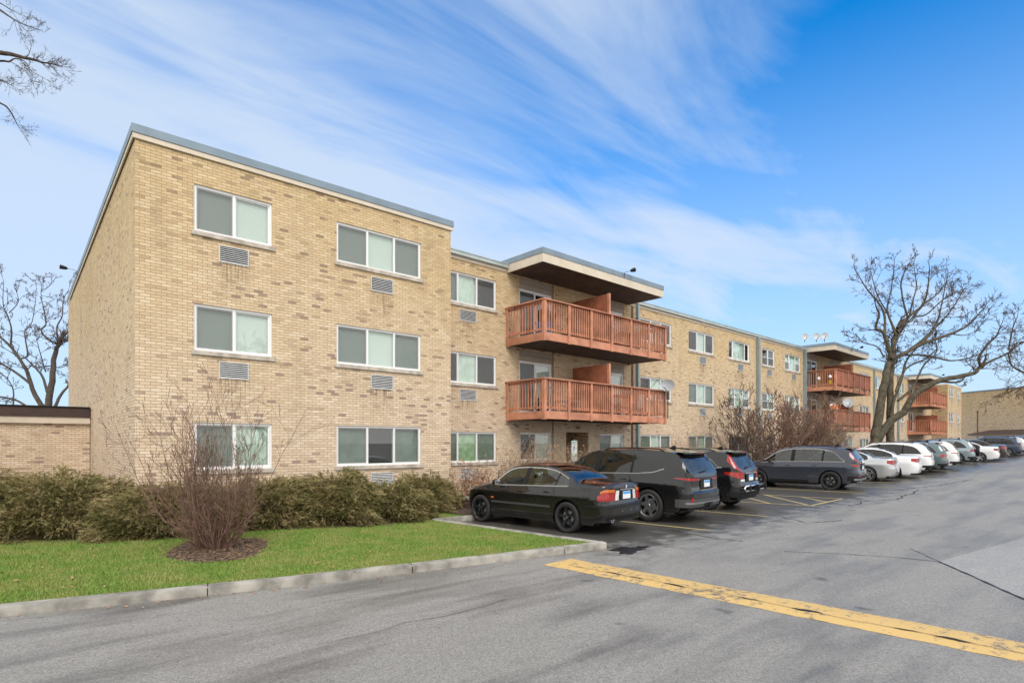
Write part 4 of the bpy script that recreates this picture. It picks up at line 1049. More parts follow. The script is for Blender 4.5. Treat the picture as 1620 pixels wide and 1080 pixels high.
def wiper(a, y, x, z):
    m_ = MB(); m_.tube([(x-.01, y+.05, z-.02), (x-.03, y-.10, z+.01), (x-.015, y-.38, z+.03)], [.022, .014, .008], 6); m_.build('rear_wiper', M['black'], a['root'])
# ---- the black sedan
def sedan_spec(**k):
    L, W = 4.47, 1.74
    s = dict(name='parked_car', L=L, W=W, H=1.42, axles=(1.05, 3.72), wr=.322, XA=.50, XB=.70, br=.33, bf=.45, sill=.20, zbr=.27, zbf=.20,
        sh=[(0, .945), (.3, .955), (.8, .945), (1.5, .925), (2.4, .90), (3.2, .875), (3.8, .80), (4.2, .70), (4.47, .60)],
        zc=[(0, .955), (.08, 1.035), (.16, 1.052), (.5, 1.065), (.86, 1.075), (1.1, 1.19), (1.35, 1.305), (1.6, 1.375), (1.85, 1.408), (2.2, 1.42), (2.55, 1.405), (2.8, 1.365), (3.1, 1.21), (3.36, 1.02), (3.6, .965), (4.0, .89), (4.25, .80), (4.4, .70), (4.47, .61)],
        ze=[(0, .95), (.1, .985), (.5, 1.01), (.80, 1.03), (1.0, 1.12), (1.25, 1.24), (1.55, 1.33), (1.9, 1.365), (2.3, 1.368), (2.6, 1.35), (2.85, 1.29), (3.1, 1.13), (3.34, .955), (3.6, .90), (4.0, .82), (4.3, .72), (4.47, .605)],
        ye=[(0, .80), (.5, .82), (.85, .78), (1.2, .70), (1.6, .665), (2.2, .67), (2.7, .69), (3.1, .76), (3.35, .83), (3.8, .86), (4.47, .8)],
        gt=[(.9, .96), (1.0, 1.00), (1.08, 1.13), (1.25, 1.225), (1.5, 1.295), (1.8, 1.33), (4, 1.33)], gx=(1.02, 3.30), ws=(2.72, 3.34), rg=(.86, 1.62),
        rear=[(.2, .10), (.30, .04), (.45, .0), (.60, .0), (.625, .03), (.66, .055), (.8, .06), (.95, .055), (1.1, .06)],
        front=[(.2, .10), (.35, .02), (.5, 0), (.6, .02), (.75, .08), (.9, .14)],
        pillars=[(2.28, .13), (1.38, .035)], chrome=True, chrometop=.98,
        seams=[[(3.22, .84), (3.22, .34), (3.16, .25)], [(2.24, .89), (2.24, .25)], [(1.42, .93), (1.36, .75), (1.42, .60)]],
        handles=[(2.38, .80), (1.60, .82)], mirror=(3.08, .97), seats=[(2.35, .36), (1.55, .36)], seatm='seat', rimm='gunmetal', spokes=(5, .55, .022), rim=.72,
        plate=(.80, 0), platex=.0, lamps=[], bands=[], paint=P_BLACK, glass='carglass')
    s.update(k); return s
F0s = 1.74/2-.33; A0s = .5*math.pi*math.sqrt((.5**2+.33**2)/2)
def sedan_extra(a):
    PS, F0, A0 = a['PS'], a['F0'], a['A0']
    rear_box(a, 'plate_recess', 'black', .047, .058, -.25, .25, .70, .90)
    rear_box(a, 'boot_trim', 'chrome', .040, .052, -.27, .27, .905, .925)
    # roundel
    m_ = MB(); m_.lathe([(.001, -.003), (.032, -.003), (.041, 0)], 20, 0, 'y'); m_.v = [(.052+y, x, z+.965) for x, y, z in m_.v]; b = m_.build('boot_badge', M['chrome'], a['root'])
    for q, mt in ((0, 'signblue'), (1, 'white'), (2, 'signblue'), (3, 'white')):
        m_ = MB(); m_.poly([(.0475, 0, .965)]+[(.0475, .026*math.cos(t), .965+.026*math.sin(t)) for t in [math.pi/2*q+math.pi/2*i/6 for i in range(7)]]); m_.build('badge_quarter', M[mt], b)
    text_mb('330i', .055, 'boot_lettering', M['chrome'], a['root'], (.046, -.36, .945), (R(90), 0, R(-90)))
    for y in (.44, .53):
        m_ = MB(); m_.tube([(.10, y, .285), (.02, y, .28)], .034, 14, 0, cap=False); m_.tube([(.03, y, .28), (.019, y, .28)], [.030, .030], 12, 1); m_.build('exhaust_pipe', [M['chrome'], M['black']], a['root'], smooth=40)
    m_ = MB()
    q = a['PS'](a['p_of_x'](3.28), .60); m_.box((3.24, q.y, .60), (3.33, q.y+.012, .635)); m_.build('side_indicator', M['amber'], a['root'])
    for s_ in (-.35, -.1, .25): 
        m_ = MB(); m_.lathe([(.001, 0), (.014, .0)], 8, 0, 'y'); m_.v = [(-.004, s_+x, z+.49) for x, y, z in m_.v]; m_.build('parking_sensor', M['steel'], a['root'])
e1_ = F0s+A0s*.66
CARS = []
def place(root, x, y, hd, scale=1.0, zs=1.0, rear_axle=1.05, ysgn=1, W=1.74):
    """put the rear left wheel contact at (x, y); hd = heading in degrees"""
    root.scale = (scale, scale, scale*zs); h = R(hd)
    loc = Matrix.Rotation(h, 3, 'Z') @ Vector((rear_axle*scale, (W/2-.1)*scale, 0)); root.location = (x-loc.x, y-loc.y, gz(x)); root.rotation_euler = (0, 0, h)
    nx = x+.5; sl = (gz(nx+1)-gz(nx))
    root.rotation_euler = Matrix.Rotation(h, 3, 'Z').to_euler()
    if sl > 1e-4: root.rotation_euler = (Matrix.Rotation(-math.atan(sl), 3, 'Y') @ Matrix.Rotation(h, 3, 'Z')).to_euler()
    CARS.append(root); return root
sp = sedan_spec(label='black four door sedan with amber and red tail lamps parked nearest the lawn kerb', extra=sedan_extra,
    lamps=[('tail', 'redlamp', [F0s-.10+(e1_-F0s+.10)*i/10 for i in range(11)], [(0, .70), (9, .70)], [(F0s-.1, .86), (e1_-.2, .87), (e1_, .80)]),
           ('tail', 'amber', [F0s-.08+(e1_-F0s+.02)*i/10 for i in range(11)], [(F0s-.1, .863), (e1_-.2, .873), (e1_, .82)], [(F0s-.1, .925), (F0s+.25, .925), (e1_, .86)]),
           ('tail', 'clearlamp', [F0s-.24+.13*i/4 for i in range(5)], [(0, .705)], [(0, .90)])],
    bands=[('bumper_strip', 'black', 0, F0s+A0s+.06, .565, .615, .016), ('bumper_groove', 'black', 0, F0s+A0s*.9, .33, .345, .012), ('bumper_groove', 'black', 0, F0s+A0s*.9, .375, .388, .012), ('side_moulding', 'seam_grey', F0s+A0s+.98, F0s+A0s+2.82, .50, .545, .012), ('sill_line', 'black', F0s+A0s+1.0, F0s+A0s+2.8, .262, .272, .01)])
M['seam_grey'] = pmat('moulding', (.06, .06, .062), .35)
c1 = make_car(sp)
r1_, f1_ = g(899, 842), g(763, 824.4); hd1 = math.degrees(math.atan2(f1_.y-r1_.y, f1_.x-r1_.x))
place(c1, r1_.x, r1_.y, hd1, (f1_-r1_).xy.length/2.67, 1.055, rear_axle=1.05, W=1.74)
print('sedan', r1_, hd1, (f1_-r1_).length)
# ---- SUVs
def suv_spec(**k):
    s = dict(name='parked_suv', cat='SUV', L=4.6, W=1.85, H=1.69, axles=(.98, 3.66), wr=.36, XA=.46, XB=.72, br=.28, bf=.45, sill=.27, zbr=.38, zbf=.26, hsc=1.18,
        sh=[(0, 1.0), (.15, 1.03), (.5, 1.06), (1.5, 1.06), (2.5, 1.045), (3.3, 1.02), (3.8, .96), (4.3, .85), (4.6, .72)],
        zc=[(0, 1.01), (.07, 1.09), (.16, 1.22), (.30, 1.44), (.42, 1.585), (.60, 1.625), (1.0, 1.665), (1.6, 1.69), (2.2, 1.685), (2.6, 1.65), (2.9, 1.56), (3.3, 1.32), (3.62, 1.12), (3.9, 1.075), (4.3, .97), (4.5, .84), (4.6, .73)],
        ze=[(0, 1.005), (.07, 1.07), (.16, 1.18), (.30, 1.38), (.42, 1.525), (.60, 1.58), (1.0, 1.61), (1.6, 1.63), (2.2, 1.625), (2.6, 1.585), (2.9, 1.49), (3.3, 1.22), (3.6, 1.065), (3.9, 1.0), (4.3, .89), (4.5, .80), (4.6, .725)],
        ye=[(0, .86), (.3, .80), (.6, .75), (1.5, .745), (2.5, .75), (3.0, .80), (3.6, .88), (4.6, .84)],
        gt=[(.35, 1.0), (.50, 1.14), (.62, 1.3), (.85, 1.45), (1.2, 1.52), (1.8, 1.57), (5, 1.57)], gx=(.48, 3.55), ws=(2.72, 3.6), rg=(.13, .41), rail=.06,
        rear=[(.2, .12), (.38, .03), (.55, .0), (.70, .0), (.74, .045), (.9, .06), (1.1, .05), (1.3, .05)],
        front=[(.2, .12), (.4, .02), (.6, 0), (.8, .04), (1.0, .10)],
        pillars=[(2.36, .14), (1.28, .07)], chrome=True,
        seams=[[(3.42, .98), (3.42, .45), (3.34, .34)], [(2.34, 1.02), (2.34, .34)], [(1.42, 1.04), (1.36, .86), (1.44, .70)]],
        handles=[(2.52, .93), (1.55, .94)], mirror=(3.16, 1.10), seats=[(2.4, .38), (1.5, .38)], seatm='seat_dark', seatz=.15, rimm='alloy', spokes=(5, .5, .03), rim=.70,
        plate=(.88, 0), platex=.0, lamps=[], bands=[], paint=P_SLATE, glass='carglass_dark')
    s.update(k); return s
def F0A0(br, XA, W): return W/2-br, .5*math.pi*math.sqrt((XA**2+br**2)/2)
def suv_extra(kind):
    def ex(a):
        root = a['root']; L = 4.6
        PS, sec, inv, patch, lin, F0, A0 = a['PS'], a['sec'], a['inv'], a['patch'], a['lin'], a['F0'], a['A0']
        # roof spoiler and its brake lamp, shark fin
        zsp = sec(inv(.42), 2).z; w_ = sec(inv(.42), 1).y
        m_ = MB(); rows = []
        for i in range(13):
            y = -w_*.96+2*w_*.96*i/12; k = 1-(y/w_)**2
            rows.append([(.55, y, zsp-.01+.02*k+.03), (.40, y, zsp+.010+.012*k), (.24+.05*(1-k), y, zsp-.005+.006*k), (.25+.05*(1-k), y, zsp-.035), (.42, y, zsp-.05)])
        m_.grid(rows); m_.build('roof_spoiler', a['pm'], root, smooth=40)
        rear_box(a, 'brake_lamp', 'darkred', .232, .2475, -.16, .16, zsp-.026, zsp-.008)
        m_ = MB(); zf = sec(inv(.95), 2).z; m_.poly([(.85, 0, zf-.02), (1.08, 0, zf-.01), (.93, 0, zf+.07), (.87, 0, zf+.07)]); m_.box((.86, -.018, zf-.02), (.95, .018, zf+.062)); m_.build('roof_antenna', M['black'], root)
        for sgn in (1, -1):
            m_ = MB(); m_.tube([(.8, sgn*(sec(inv(.8), 1).y+.0), sec(inv(.8), 1).z+.005)]+[(x, sgn*(sec(inv(x), 1).y-.01), sec(inv(x), 1).z+.045) for x in (.95, 1.3, 1.8, 2.3)]+[(2.5, sgn*sec(inv(2.5), 1).y, sec(inv(2.5), 1).z+.005)], .016, 6); m_.build('roof_rail', M['black' if kind != 'silver' else 'steel'], root, smooth=50)
        wiper(a, .25, .115, 1.17)
        if kind == 'three_row':
            rear_box(a, 'plate_surround', 'black', .048, .06, -.33, .33, .76, 1.0); rear_box(a, 'tailgate_trim', 'steel', .035, .052, -.36, .36, .745, .765)
            rear_box(a, 'tow_hitch', 'black', -.06, .15, -.05, .05, .36, .46)
            rear_box(a, 'tow_hitch', 'black', -.02, .05, -.2, .2, .40, .47)
            patch('bumper_reflector', PS, lin(F0+A0*.15, F0+A0*.3, 3), [.48, .54, .60], M['redlamp'], .02)
            for sgn in (1, -1):
                m_ = MB(); m_.box((a['AR']*0+1.1-.50, sgn*.90-.03, .16), (1.1-.47, sgn*.90+.02, .50)); m_.build('mud_flap', M['black'], root)
        if kind == 'guard':
            # chromed rear bumper guard: two bars joined by end loops and a middle bracket
            m_ = MB(); x = -.16
            P = [(-.72, .56), (-.76, .62), (-.72, .68), (.72, .68), (.76, .62), (.72, .56)]
            loop = [(x+.10*(abs(y)/.76)**3, y, z) for y, z in P+[P[0]]]
            m_.tube(loop, .030, 10); m_.build('bumper_guard', M['chrome'], root, smooth=50)
            for y in (-.72, 0, .45):
                rear_box(a, 'guard_bracket', 'black', x+.035 if y else x-.04, .10, y-.035, y+.035, .54, .70)
            rear_box(a, 'tailgate_trim', 'chrome', .030, .052, -.42, .42, 1.0, 1.03)
            rear_box(a, 'plate_surround', 'black', .045, .056, -.34, .34, .78, .99)
        if kind in ('crossover',):
            for y in (.52,):
                m_ = MB(); m_.tube([(.12, y, .34), (.02, y, .33)], .042, 14, 0, cap=False); m_.tube([(.03, y, .33), (.019, y, .33)], .037, 12, 1); m_.build('exhaust_pipe', [M['chrome'], M['black']], root, smooth=40)
            rear_box(a, 'plate_surround', 'black', .048, .06, -.33, .33, .76, 1.0)
        if kind == 'spare':
            m_ = MB(); m_.lathe([(.001, -.20), (.30, -.20), (.345, -.16), (.36, -.08), (.345, 0), (.001, 0)], 30, 0, 'y'); m_.v = [(.03+y, x, z+.86) for x, y, z in m_.v]; m_.build('spare_wheel_cover', M['black'], root, smooth=40)
    return ex
def bands_clad(F0, A0, LS, A1, mat='black', zb=.38, hi=.50):
    return [('bumper_cladding', mat, 0, F0+A0*.95, zb+.005, hi, .012), ('sill_cladding', 'black', F0+A0+.98+.40, F0+A0+LS-.05-(.55), .275, .36, .012)]
f, a_ = F0A0(.28, .46, 1.93)
sp2 = suv_spec(L=4.95, W=1.93, H=1.73, axles=(1.12, 3.97), wr=.378, XB=.8, label='large black three row SUV with slim red tail lamps beside the black sedan', paint=P_BLACK2, spokes=(6, .42, .035), rimm='alloy', rim=.68, extra=suv_extra('three_row'), plate=(.90, 0), platex=-.01,
    sh=[(0, 1.04), (.15, 1.07), (.5, 1.12), (1.5, 1.09), (2.5, 1.07), (3.5, 1.04), (4.1, .98), (4.6, .87), (4.95, .74)],
    zc=[(0, 1.05), (.07, 1.12), (.16, 1.25), (.30, 1.47), (.42, 1.61), (.60, 1.655), (1.0, 1.70), (1.7, 1.73), (2.4, 1.725), (2.8, 1.69), (3.1, 1.60), (3.5, 1.36), (3.85, 1.15), (4.1, 1.11), (4.6, 1.0), (4.85, .86), (4.95, .75)],
    ze=[(0, 1.045), (.07, 1.10), (.16, 1.21), (.30, 1.41), (.42, 1.55), (.60, 1.61), (1.0, 1.65), (1.7, 1.67), (2.4, 1.665), (2.8, 1.63), (3.1, 1.53), (3.5, 1.27), (3.8, 1.09), (4.1, 1.03), (4.6, .91), (4.85, .81), (4.95, .745)],
    gt=[(.70, 1.14), (.85, 1.25), (1.05, 1.37), (1.4, 1.50), (1.9, 1.57), (2.3, 1.60), (5, 1.60)], gb=[(0, 1.26), (.7, 1.24), (1.0, 1.16), (1.4, 1.12), (1.7, 1.0), (5, 1.0)], gx=(.72, 3.76), ws=(2.92, 3.82),
    ye=[(0, .86), (.3, .80), (.6, .75), (1.5, .745), (2.7, .75), (3.2, .80), (3.8, .88), (4.95, .84)],
    pillars=[(2.66, .15), (1.62, .06)], seams=[[(3.66, 1.0), (3.66, .46), (3.58, .34)], [(2.62, 1.05), (2.62, .34)], [(1.66, 1.07), (1.60, .9), (1.62, .60)]], handles=[(2.80, .96), (1.82, .98)], mirror=(3.40, 1.14), seats=[(2.7, .40), (1.8, .40)],
    lamps=[('tail', 'redlamp', [.30+(f+a_*.98-.30)*i/12+0 for i in range(13)], [(.3, .985), (f, .975), (f+a_, 1.03)], [(.3, 1.015), (f, 1.035), (f+a_, 1.05)])],
    bands=[('bumper_cladding', 'seam_grey', 0, f+a_*.95, .385, .57, .014), ('bumper_trim', 'steel', 0, f+a_*.55, .46, .50, .022), ('wheel_arch_cladding', 'black', f+a_+1.4, f+a_+3.0, .275, .36, .012)])
c2 = make_car(sp2); r = g(1027.7, 824.4); place(c2, r.x, r.y, hd1-.5, 1.0, 1.055, rear_axle=1.12, W=1.93)
f, a_ = F0A0(.28, .46, 1.82)
def tall_lamp(mat='redlamp'): return ('tail', mat, [.06+.40*i/14 for i in range(15)], [(0, .0), (.2, .25), (.5, .80)], [(0, 1.05), (.2, 1.05), (.5, 1.05)])
sp3 = suv_spec(L=4.53, W=1.82, H=1.66, axles=(.96, 3.58), label='black compact SUV with tall red tail lamps and a chrome bumper guard', paint=P_BLACK2, extra=suv_extra('guard'), plate=(.89, 0), platex=-.008, spokes=(5, 0, .05),
    lamps=[('tail', 'redlamp', [f-.16+(a_+.16)*i/12 for i in range(13)], [(f-.16, .86), (f+.1, .88), (f+a_, 1.0)], [(0, 1.03), (f+a_, 1.06)]), ('tail', 'clearlamp', [f-.20+.22*i/4 for i in range(5)], [(0, .80)], [(0, .855)])],
    toplamps=[('tail', 'redlamp', [.05, .09, .13, .18, .24, .30, .36, .42], [(0, .45), (.2, .55), (.45, .62)], [(0, 1.06), (.45, 1.04)])],
    gt=[(.45, 1.1), (.62, 1.16), (.85, 1.36), (1.2, 1.50), (1.8, 1.56), (5, 1.56)], gb=[(0, 1.2), (.6, 1.17), (1.1, 1.09), (1.5, 1.0), (5, 1)], gx=(.55, 3.5), chrometop=.25,
    bands=[('bumper_cladding', 'black', 0, f+a_*.95, .385, .52, .012), ('sill_cladding', 'black', f+a_+1.3, f+a_+2.7, .275, .36, .012)])
c3 = make_car(sp3); rr_ = g(1155, 798); h3 = R(hd1-.5); off = Matrix.Rotation(h3, 3, 'Z') @ Vector((0, 1.62, 0)); place(c3, rr_.x+off.x, rr_.y+off.y, hd1-.5, 1.02, 1.035, rear_axle=.96, W=1.82)
f, a_ = F0A0(.28, .46, 1.86)
hook = [('tail', 'redlamp', [f-.22+(a_+.10)*i/12 for i in range(13)], [(f-.22, .90), (f+.1, .90), (f+a_*.8, .96)], [(0, .965), (f+a_*.5, .985), (f+a_*.8, .985)])]
hooktop = [('tail', 'redlamp', [.05, .09, .13, .18, .24, .30, .36], [(0, .35), (.2, .50), (.45, .70)], [(0, .95), (.2, .98), (.45, 1.03)])]
sp4 = suv_spec(L=4.69, W=1.86, H=1.68, axles=(1.0, 3.70), label='slate blue crossover SUV with hooked red tail lamps and black alloy wheels', paint=P_SLATE, rimm='gunmetal', extra=suv_extra('crossover'), lamps=hook, toplamps=hooktop, spokes=(5, .5, .028), chrometop=.99, glass='carglass',
    zc=[(x*4.69/4.6 if x > 1 else x, z) for x, z in suv_spec()['zc']], ze=[(x*4.69/4.6 if x > 1 else x, z) for x, z in suv_spec()['ze']], gx=(.50, 3.58), ws=(2.78, 3.66),
    gt=[(.45, 1.1), (.60, 1.17), (.75, 1.32), (.95, 1.46), (1.3, 1.54), (1.8, 1.575), (5, 1.575)], plate=(.86, 0),
    bands=[('bumper_cladding', 'black', 0, f+a_*.95, .385, .56, .012), ('bumper_trim', 'steel', 0, f+a_*.6, .40, .47, .020), ('sill_cladding', 'black', f+a_+1.3, f+a_+2.8, .275, .38, .012), ('bumper_reflector', 'redlamp', f+.05, f+.22, .52, .55, .02)])
c4 = make_car(sp4); r4, f4 = g(1314, 774.5), g(1203, 770.5); print('car4', r4, f4, (f4-r4).length, math.degrees(math.atan2(f4.y-r4.y, f4.x-r4.x)))
place(c4, r4.x, r4.y, hd1+1.3, 1.0, 1.02, rear_axle=1.0, W=1.86)
def row_y(x): return r4.y+(x-r4.x)*math.tan(R(1.3))
def sed(label, paintm, x, dy=0, lampm='redlamp', sc=1.04, hgt=1.0, **k):
    f = F0s; e = f+A0s*.75
    d = dict(label=label, paint=paintm, rimm='alloy', chrome='black', glass='carglass_dark', spokes=(5, .5, .03),
        lamps=[('tail', lampm, [f-.22+(e-f+.22)*i/10 for i in range(11)], [(f-.22, .80), (f, .74), (e, .80)], [(0, .92), (e, .93)])], bands=[('bumper_reflector', 'redlamp', f-.2, f, .40, .44, .012)])
    d.update(k); c = make_car(sedan_spec(**d)); return place(c, x, row_y(x)+dy, hd1+1.3, sc, hgt, rear_axle=1.05, W=1.74)
def suvp(label, paintm, x, dy=0, kind='plain', sc=1.0, hgt=1.0, lamp='slim', **k):
    f, a_ = F0A0(.28, .46, 1.85)
    lam = [('tail', 'redlamp' if lamp != 'dark' else 'darkred', [f-.2+(a_+.12)*i/12 for i in range(13)], [(f-.2, .90), (f+a_*.8, .96)], [(0, .97), (f+a_*.8, .99)])] if lamp != 'block' else [('tail', 'redlamp', [f-.06+(a_*.8)*i/10 for i in range(11)], [(0, .84)], [(0, .99)])]
    d = dict(label=label, paint=paintm, extra=suv_extra(kind), lamps=lam, spokes=(9, 0, .025), bands=bands_clad(f, a_, 4.6-.46-.72, .6), chrome='black')
    d.update(k); c = make_car(suv_spec(**d)); return place(c, x, row_y(x)+dy, hd1+1.3, sc, hgt, rear_axle=.98, W=1.85)
sed('silver sedan with curved red tail lamps just beyond the slate blue crossover', P_SILVER, 28.9, .2)
sed('white sedan with wide red tail lamps between the silver sedan and the white SUV', P_WHITE, 31.5, -.1)
r7 = g(1438.5, 750.2)
suvp('white crossover SUV with dark slim tail lamps and ten spoke wheels', P_WHITE, r7.x, r7.y-row_y(r7.x), lamp='dark', spokes=(10, 0, .028), rim=.76)
suvp('dark teal hatch SUV squeezed between two white SUVs', P_TEAL, 37.0, -.2, lamp='block')
suvp('white SUV with a long red tail lamp left of the pale grey blue SUV', P_WHITE, 39.9, -.2)
r10 = g(1514, 733.3)
suvp('pale grey blue SUV with a black covered spare wheel on its tailgate', P_BLUEGREY, r10.x, r10.y-row_y(r10.x), 'spare', lamp='block')
sed('white sedan with slim dark tail lamps right of the spare wheel', P_WHITE, r10.x+3.4, -.4, 'darkred')
sed('dark maroon car parked behind the far white sedan', P_MAROON, r10.x+6.6, -.4, hgt=1.06)
suvp('navy SUV with bright alloy wheels near the far end of the row', P_NAVY, r10.x+13.5, -.6, lamp='slim', spokes=(5, .5, .03), rim=.75)
suvp('silver grey SUV behind the navy SUV at the far end', P_SILVER, r10.x+16.6, -.6)
suvp('blue SUV last in the parked row at the right edge', P_BLUE, r10.x+19.8, -1.4, lamp='block')
# ================================================================== PARKING LINES
HDV = Vector((math.cos(R(hd1+.6)), math.sin(R(hd1+.6)), 0))
def pline(a, b, w=.09): strip('parking_line', [a, b], w, M['yellow_line'], .005)
for px, py in ((1118.5, 838.3), (1213.9, 816.7), (1371.7, 780.0), (1408, 771.4), (1438, 764.2), (1463.4, 757.8), (1486, 752.6), (1512, 744), (1530, 739)):
    e = g(px, py); pline(e, e+HDV*4.9)
for a, b in (((1171.8, 793.8), (1282.5, 799.6)), ((1206.4, 782.3), (1332.6, 789.0)), ((1282.5, 799.6), (1332.6, 789.0)), ((1180.5, 786.7), (1218.5, 796.2)), ((1210, 782.5), (1279, 798.8)), ((1268.6, 786), (1306.6, 793.6))):
    pline(g(*a), g(*b), .09)
# ================================================================== VEGETATION
def branch(mb, p, d, L, r, lvl, rn, up=.15, wob=.28, kids=(3, 5), ratio=.6, ang=(25, 60), sides=4, rmin=.006, mat=0):
    n = max(2, min(5, int(L/.25)+1)) if lvl else 3
    pts = [p.copy()]; q = p.copy(); dd = d.normalized()
    for i in range(n):
        dd = (dd+Vector((rn.gauss(0, wob), rn.gauss(0, wob), rn.gauss(0, wob)+up))*.55).normalized(); q = q+dd*(L/n); pts.append(q.copy())
    rr = [max(rmin, r*(1-.65*i/n)) for i in range(n+1)]
    mb.tube(pts, rr, sides if r > .02 else 3, mat, cap=False)
    if lvl <= 0: return
    for k in range(rn.randint(*kids)):
        t = rn.uniform(.25, 1.0); i = min(n-1, int(t*n)); f = t*n-i
        b = pts[i].lerp(pts[i+1], f); base = (pts[i+1]-pts[i]).normalized()
        ax = base.cross(Vector((rn.gauss(0, 1), rn.gauss(0, 1), rn.gauss(0, 1)))).normalized()
        nd = Matrix.Rotation(R(rn.uniform(*ang)), 3, ax) @ base
        branch(mb, b, nd, L*ratio*rn.uniform(.6, 1.15), max(rmin, r*.5), lvl-1, rn, up, wob, kids, ratio, ang, sides, rmin, mat)
def limb(trunk, twigs, pts, r0, r1, rn, spawn=1.0, tl=1.6, lvl=2, up=.12, start=.25, rmin=.010, kids=(2, 4)):
    P = [Vector(p) for p in pts]; fine = []
    for i in range(len(P)-1):
        p0, p1, p2, p3 = P[max(i-1, 0)], P[i], P[i+1], P[min(i+2, len(P)-1)]
        for k in range(4):
            t = k/4; fine.append(.5*((2*p1)+(-p0+p2)*t+(2*p0-5*p1+4*p2-p3)*t*t+(-p0+3*p1-3*p2+p3)*t**3))
    fine.append(P[-1]); n = len(fine)
    rad = [r0+(r1-r0)*i/(n-1) for i in range(n)]; s_ = max(r0*.12, .0)
    fine = [f+Vector((rn.uniform(-s_, s_), rn.uniform(-s_, s_), rn.uniform(-s_, s_)*.5)) if 0 < i < n-1 else f for i, f in enumerate(fine)]
    trunk.tube(fine, rad, 9 if r0 > .1 else 6, 0, cap=False)
    tot = sum((b-a).length for a, b in zip(fine, fine[1:])); cnt = int(tot*spawn)
    for _ in range(cnt):
        t = rn.uniform(start, 1.0)**.8; i = min(n-2, int(t*(n-1))); b = fine[i].lerp(fine[i+1], rn.random()); base = (fine[i+1]-fine[i]).normalized()
        ax = base.cross(Vector((rn.gauss(0, 1), rn.gauss(0, 1), rn.gauss(0, 1)))).normalized(); nd = Matrix.Rotation(R(rn.uniform(30, 75)), 3, ax) @ base
        branch(twigs, b, nd, tl*rn.uniform(.5, 1.2), max(rmin*1.6, rad[i]*.35) if rad[i] < .12 else rad[i]*.25, lvl, rn, up, .3, kids, .6, (25, 65), 4, rmin)
    branch(twigs, fine[-1], (fine[-1]-fine[-2]), tl*.8, r1, lvl, rn, up, .3, kids, .65, (20, 50), 4, rmin)
def tree(name, label, base, limbs, conv, seed, group=None, bark='bark', **kw):
    rn = random.Random(seed); root = empty(name, base, 0, label, 'tree', group); tr = MB(); tw = MB()
    for L_ in limbs:
        pts, r0, r1 = L_[:3]; k = dict(kw); k.update(L_[3] if len(L_) > 3 else {}); q_ = k.pop('rs', 1); r0 *= q_; r1 *= q_
        sd = k.pop('dep', None); dl = sd if sd is not None else rn.uniform(-1.5, 1.5)
        P = [conv(x, y, dl*i/max(1, len(pts)-1)) for i, (x, y) in enumerate(pts)]
        limb(tr, tw, P, r0, r1, rn, **k)
    b = Vector(base)
    for mb_ in (tr, tw): mb_.v = [(x-b.x, y-b.y, z-b.z) for x, y, z in mb_.v]
    tr.build('trunk', M[bark], root, smooth=70); tw.build('crown', M['twig_dark'], root)
    return root
# honey locust behind the row of cars
c6 = lambda x, y, dd: pt(1340+x/3.375, 400+y/3.375, 37+dd)
bs = ground(1393, 717, 0); b6 = pt(1388, 712, 37)
L6 = [([(135, 1065), (150, 1000), (165, 900), (187, 760), (210, 640), (232, 560), (250, 470), (270, 400)], .34, .11, dict(dep=.3, start=.6)),
      ([(270, 400), (330, 340), (400, 280), (430, 200), (440, 90)], .10, .03), ([(235, 560), (215, 480), (190, 420), (152, 400), (172, 330), (160, 300)], .12, .05),
      ([(200, 450), (200, 340), (170, 270), (105, 190), (50, 100)], .09, .025), ([(262, 440), (240, 380), (215, 300), (235, 200), (250, 80)], .09, .025),
      ([(270, 420), (322, 360), (300, 260), (290, 150), (335, 50)], .09, .025), ([(330, 350), (350, 260), (370, 180), (360, 90)], .06, .02),
      ([(235, 565), (300, 540), (380, 495), (470, 460), (560, 430), (640, 390), (700, 330), (735, 290)], .14, .03, dict(up=.25)),
      ([(300, 545), (400, 545), (480, 560), (560, 575), (650, 560), (700, 540)], .08, .03, dict(up=.25)),
      ([(330, 520), (420, 450), (500, 370), (560, 300), (620, 200)], .08, .025), ([(400, 480), (470, 400), (500, 300), (520, 200), (540, 110)], .07, .02),
      ([(350, 340), (420, 330), (500, 260), (560, 220), (640, 190)], .06, .02), ([(400, 280), (470, 230), (540, 150)], .05, .02), ([(215, 320), (160, 220), (130, 110)], .05, .02),
      ([(225, 1075), (230, 1000), (232, 850), (230, 700), (238, 620), (245, 560)], .27, .14, dict(dep=.8, start=.75)),
      ([(235, 880), (250, 790), (290, 680), (310, 590), (360, 520), (440, 440), (470, 380)], .10, .03, dict(start=.5)), ([(260, 740), (300, 640), (340, 600), (430, 560), (480, 510)], .08, .03),
      ([(245, 560), (260, 480), (300, 400), (380, 310)], .10, .04),
      ([(150, 1020), (230, 900), (300, 850), (350, 770), (420, 715), (500, 680), (600, 660), (680, 640), (712, 605)], .25, .10, dict(dep=-1.5, start=.6, spawn=.6)),
      ([(712, 605), (705, 560), (740, 500), (770, 470), (800, 440), (820, 390)], .09, .03, dict(dep=-1.5)), ([(716, 615), (760, 580), (850, 540), (900, 500), (960, 470)], .08, .03, dict(dep=-1.5)),
      ([(860, 535), (880, 600), (940, 640), (1000, 650)], .05, .02), ([(862, 520), (885, 400), (910, 340)], .05, .02), ([(500, 685), (560, 690), (605, 686), (640, 650)], .09, .03),
      ([(270, 790), (330, 740), (370, 680), (410, 600), (470, 540), (480, 500)], .08, .03), ([(200, 560), (160, 500), (90, 480), (60, 450)], .05, .02), ([(560, 430), (620, 440), (690, 420)], .04, .02)]
tree('honey_locust_tree', 'large leafless tree with forked trunk and low sweeping limb beyond the parked white SUV', tuple(c6(160, 1065, 0)), L6, c6, 11, spawn=2.3, tl=.95, lvl=3, rmin=.011, kids=(2, 3), bark='bark_moss')
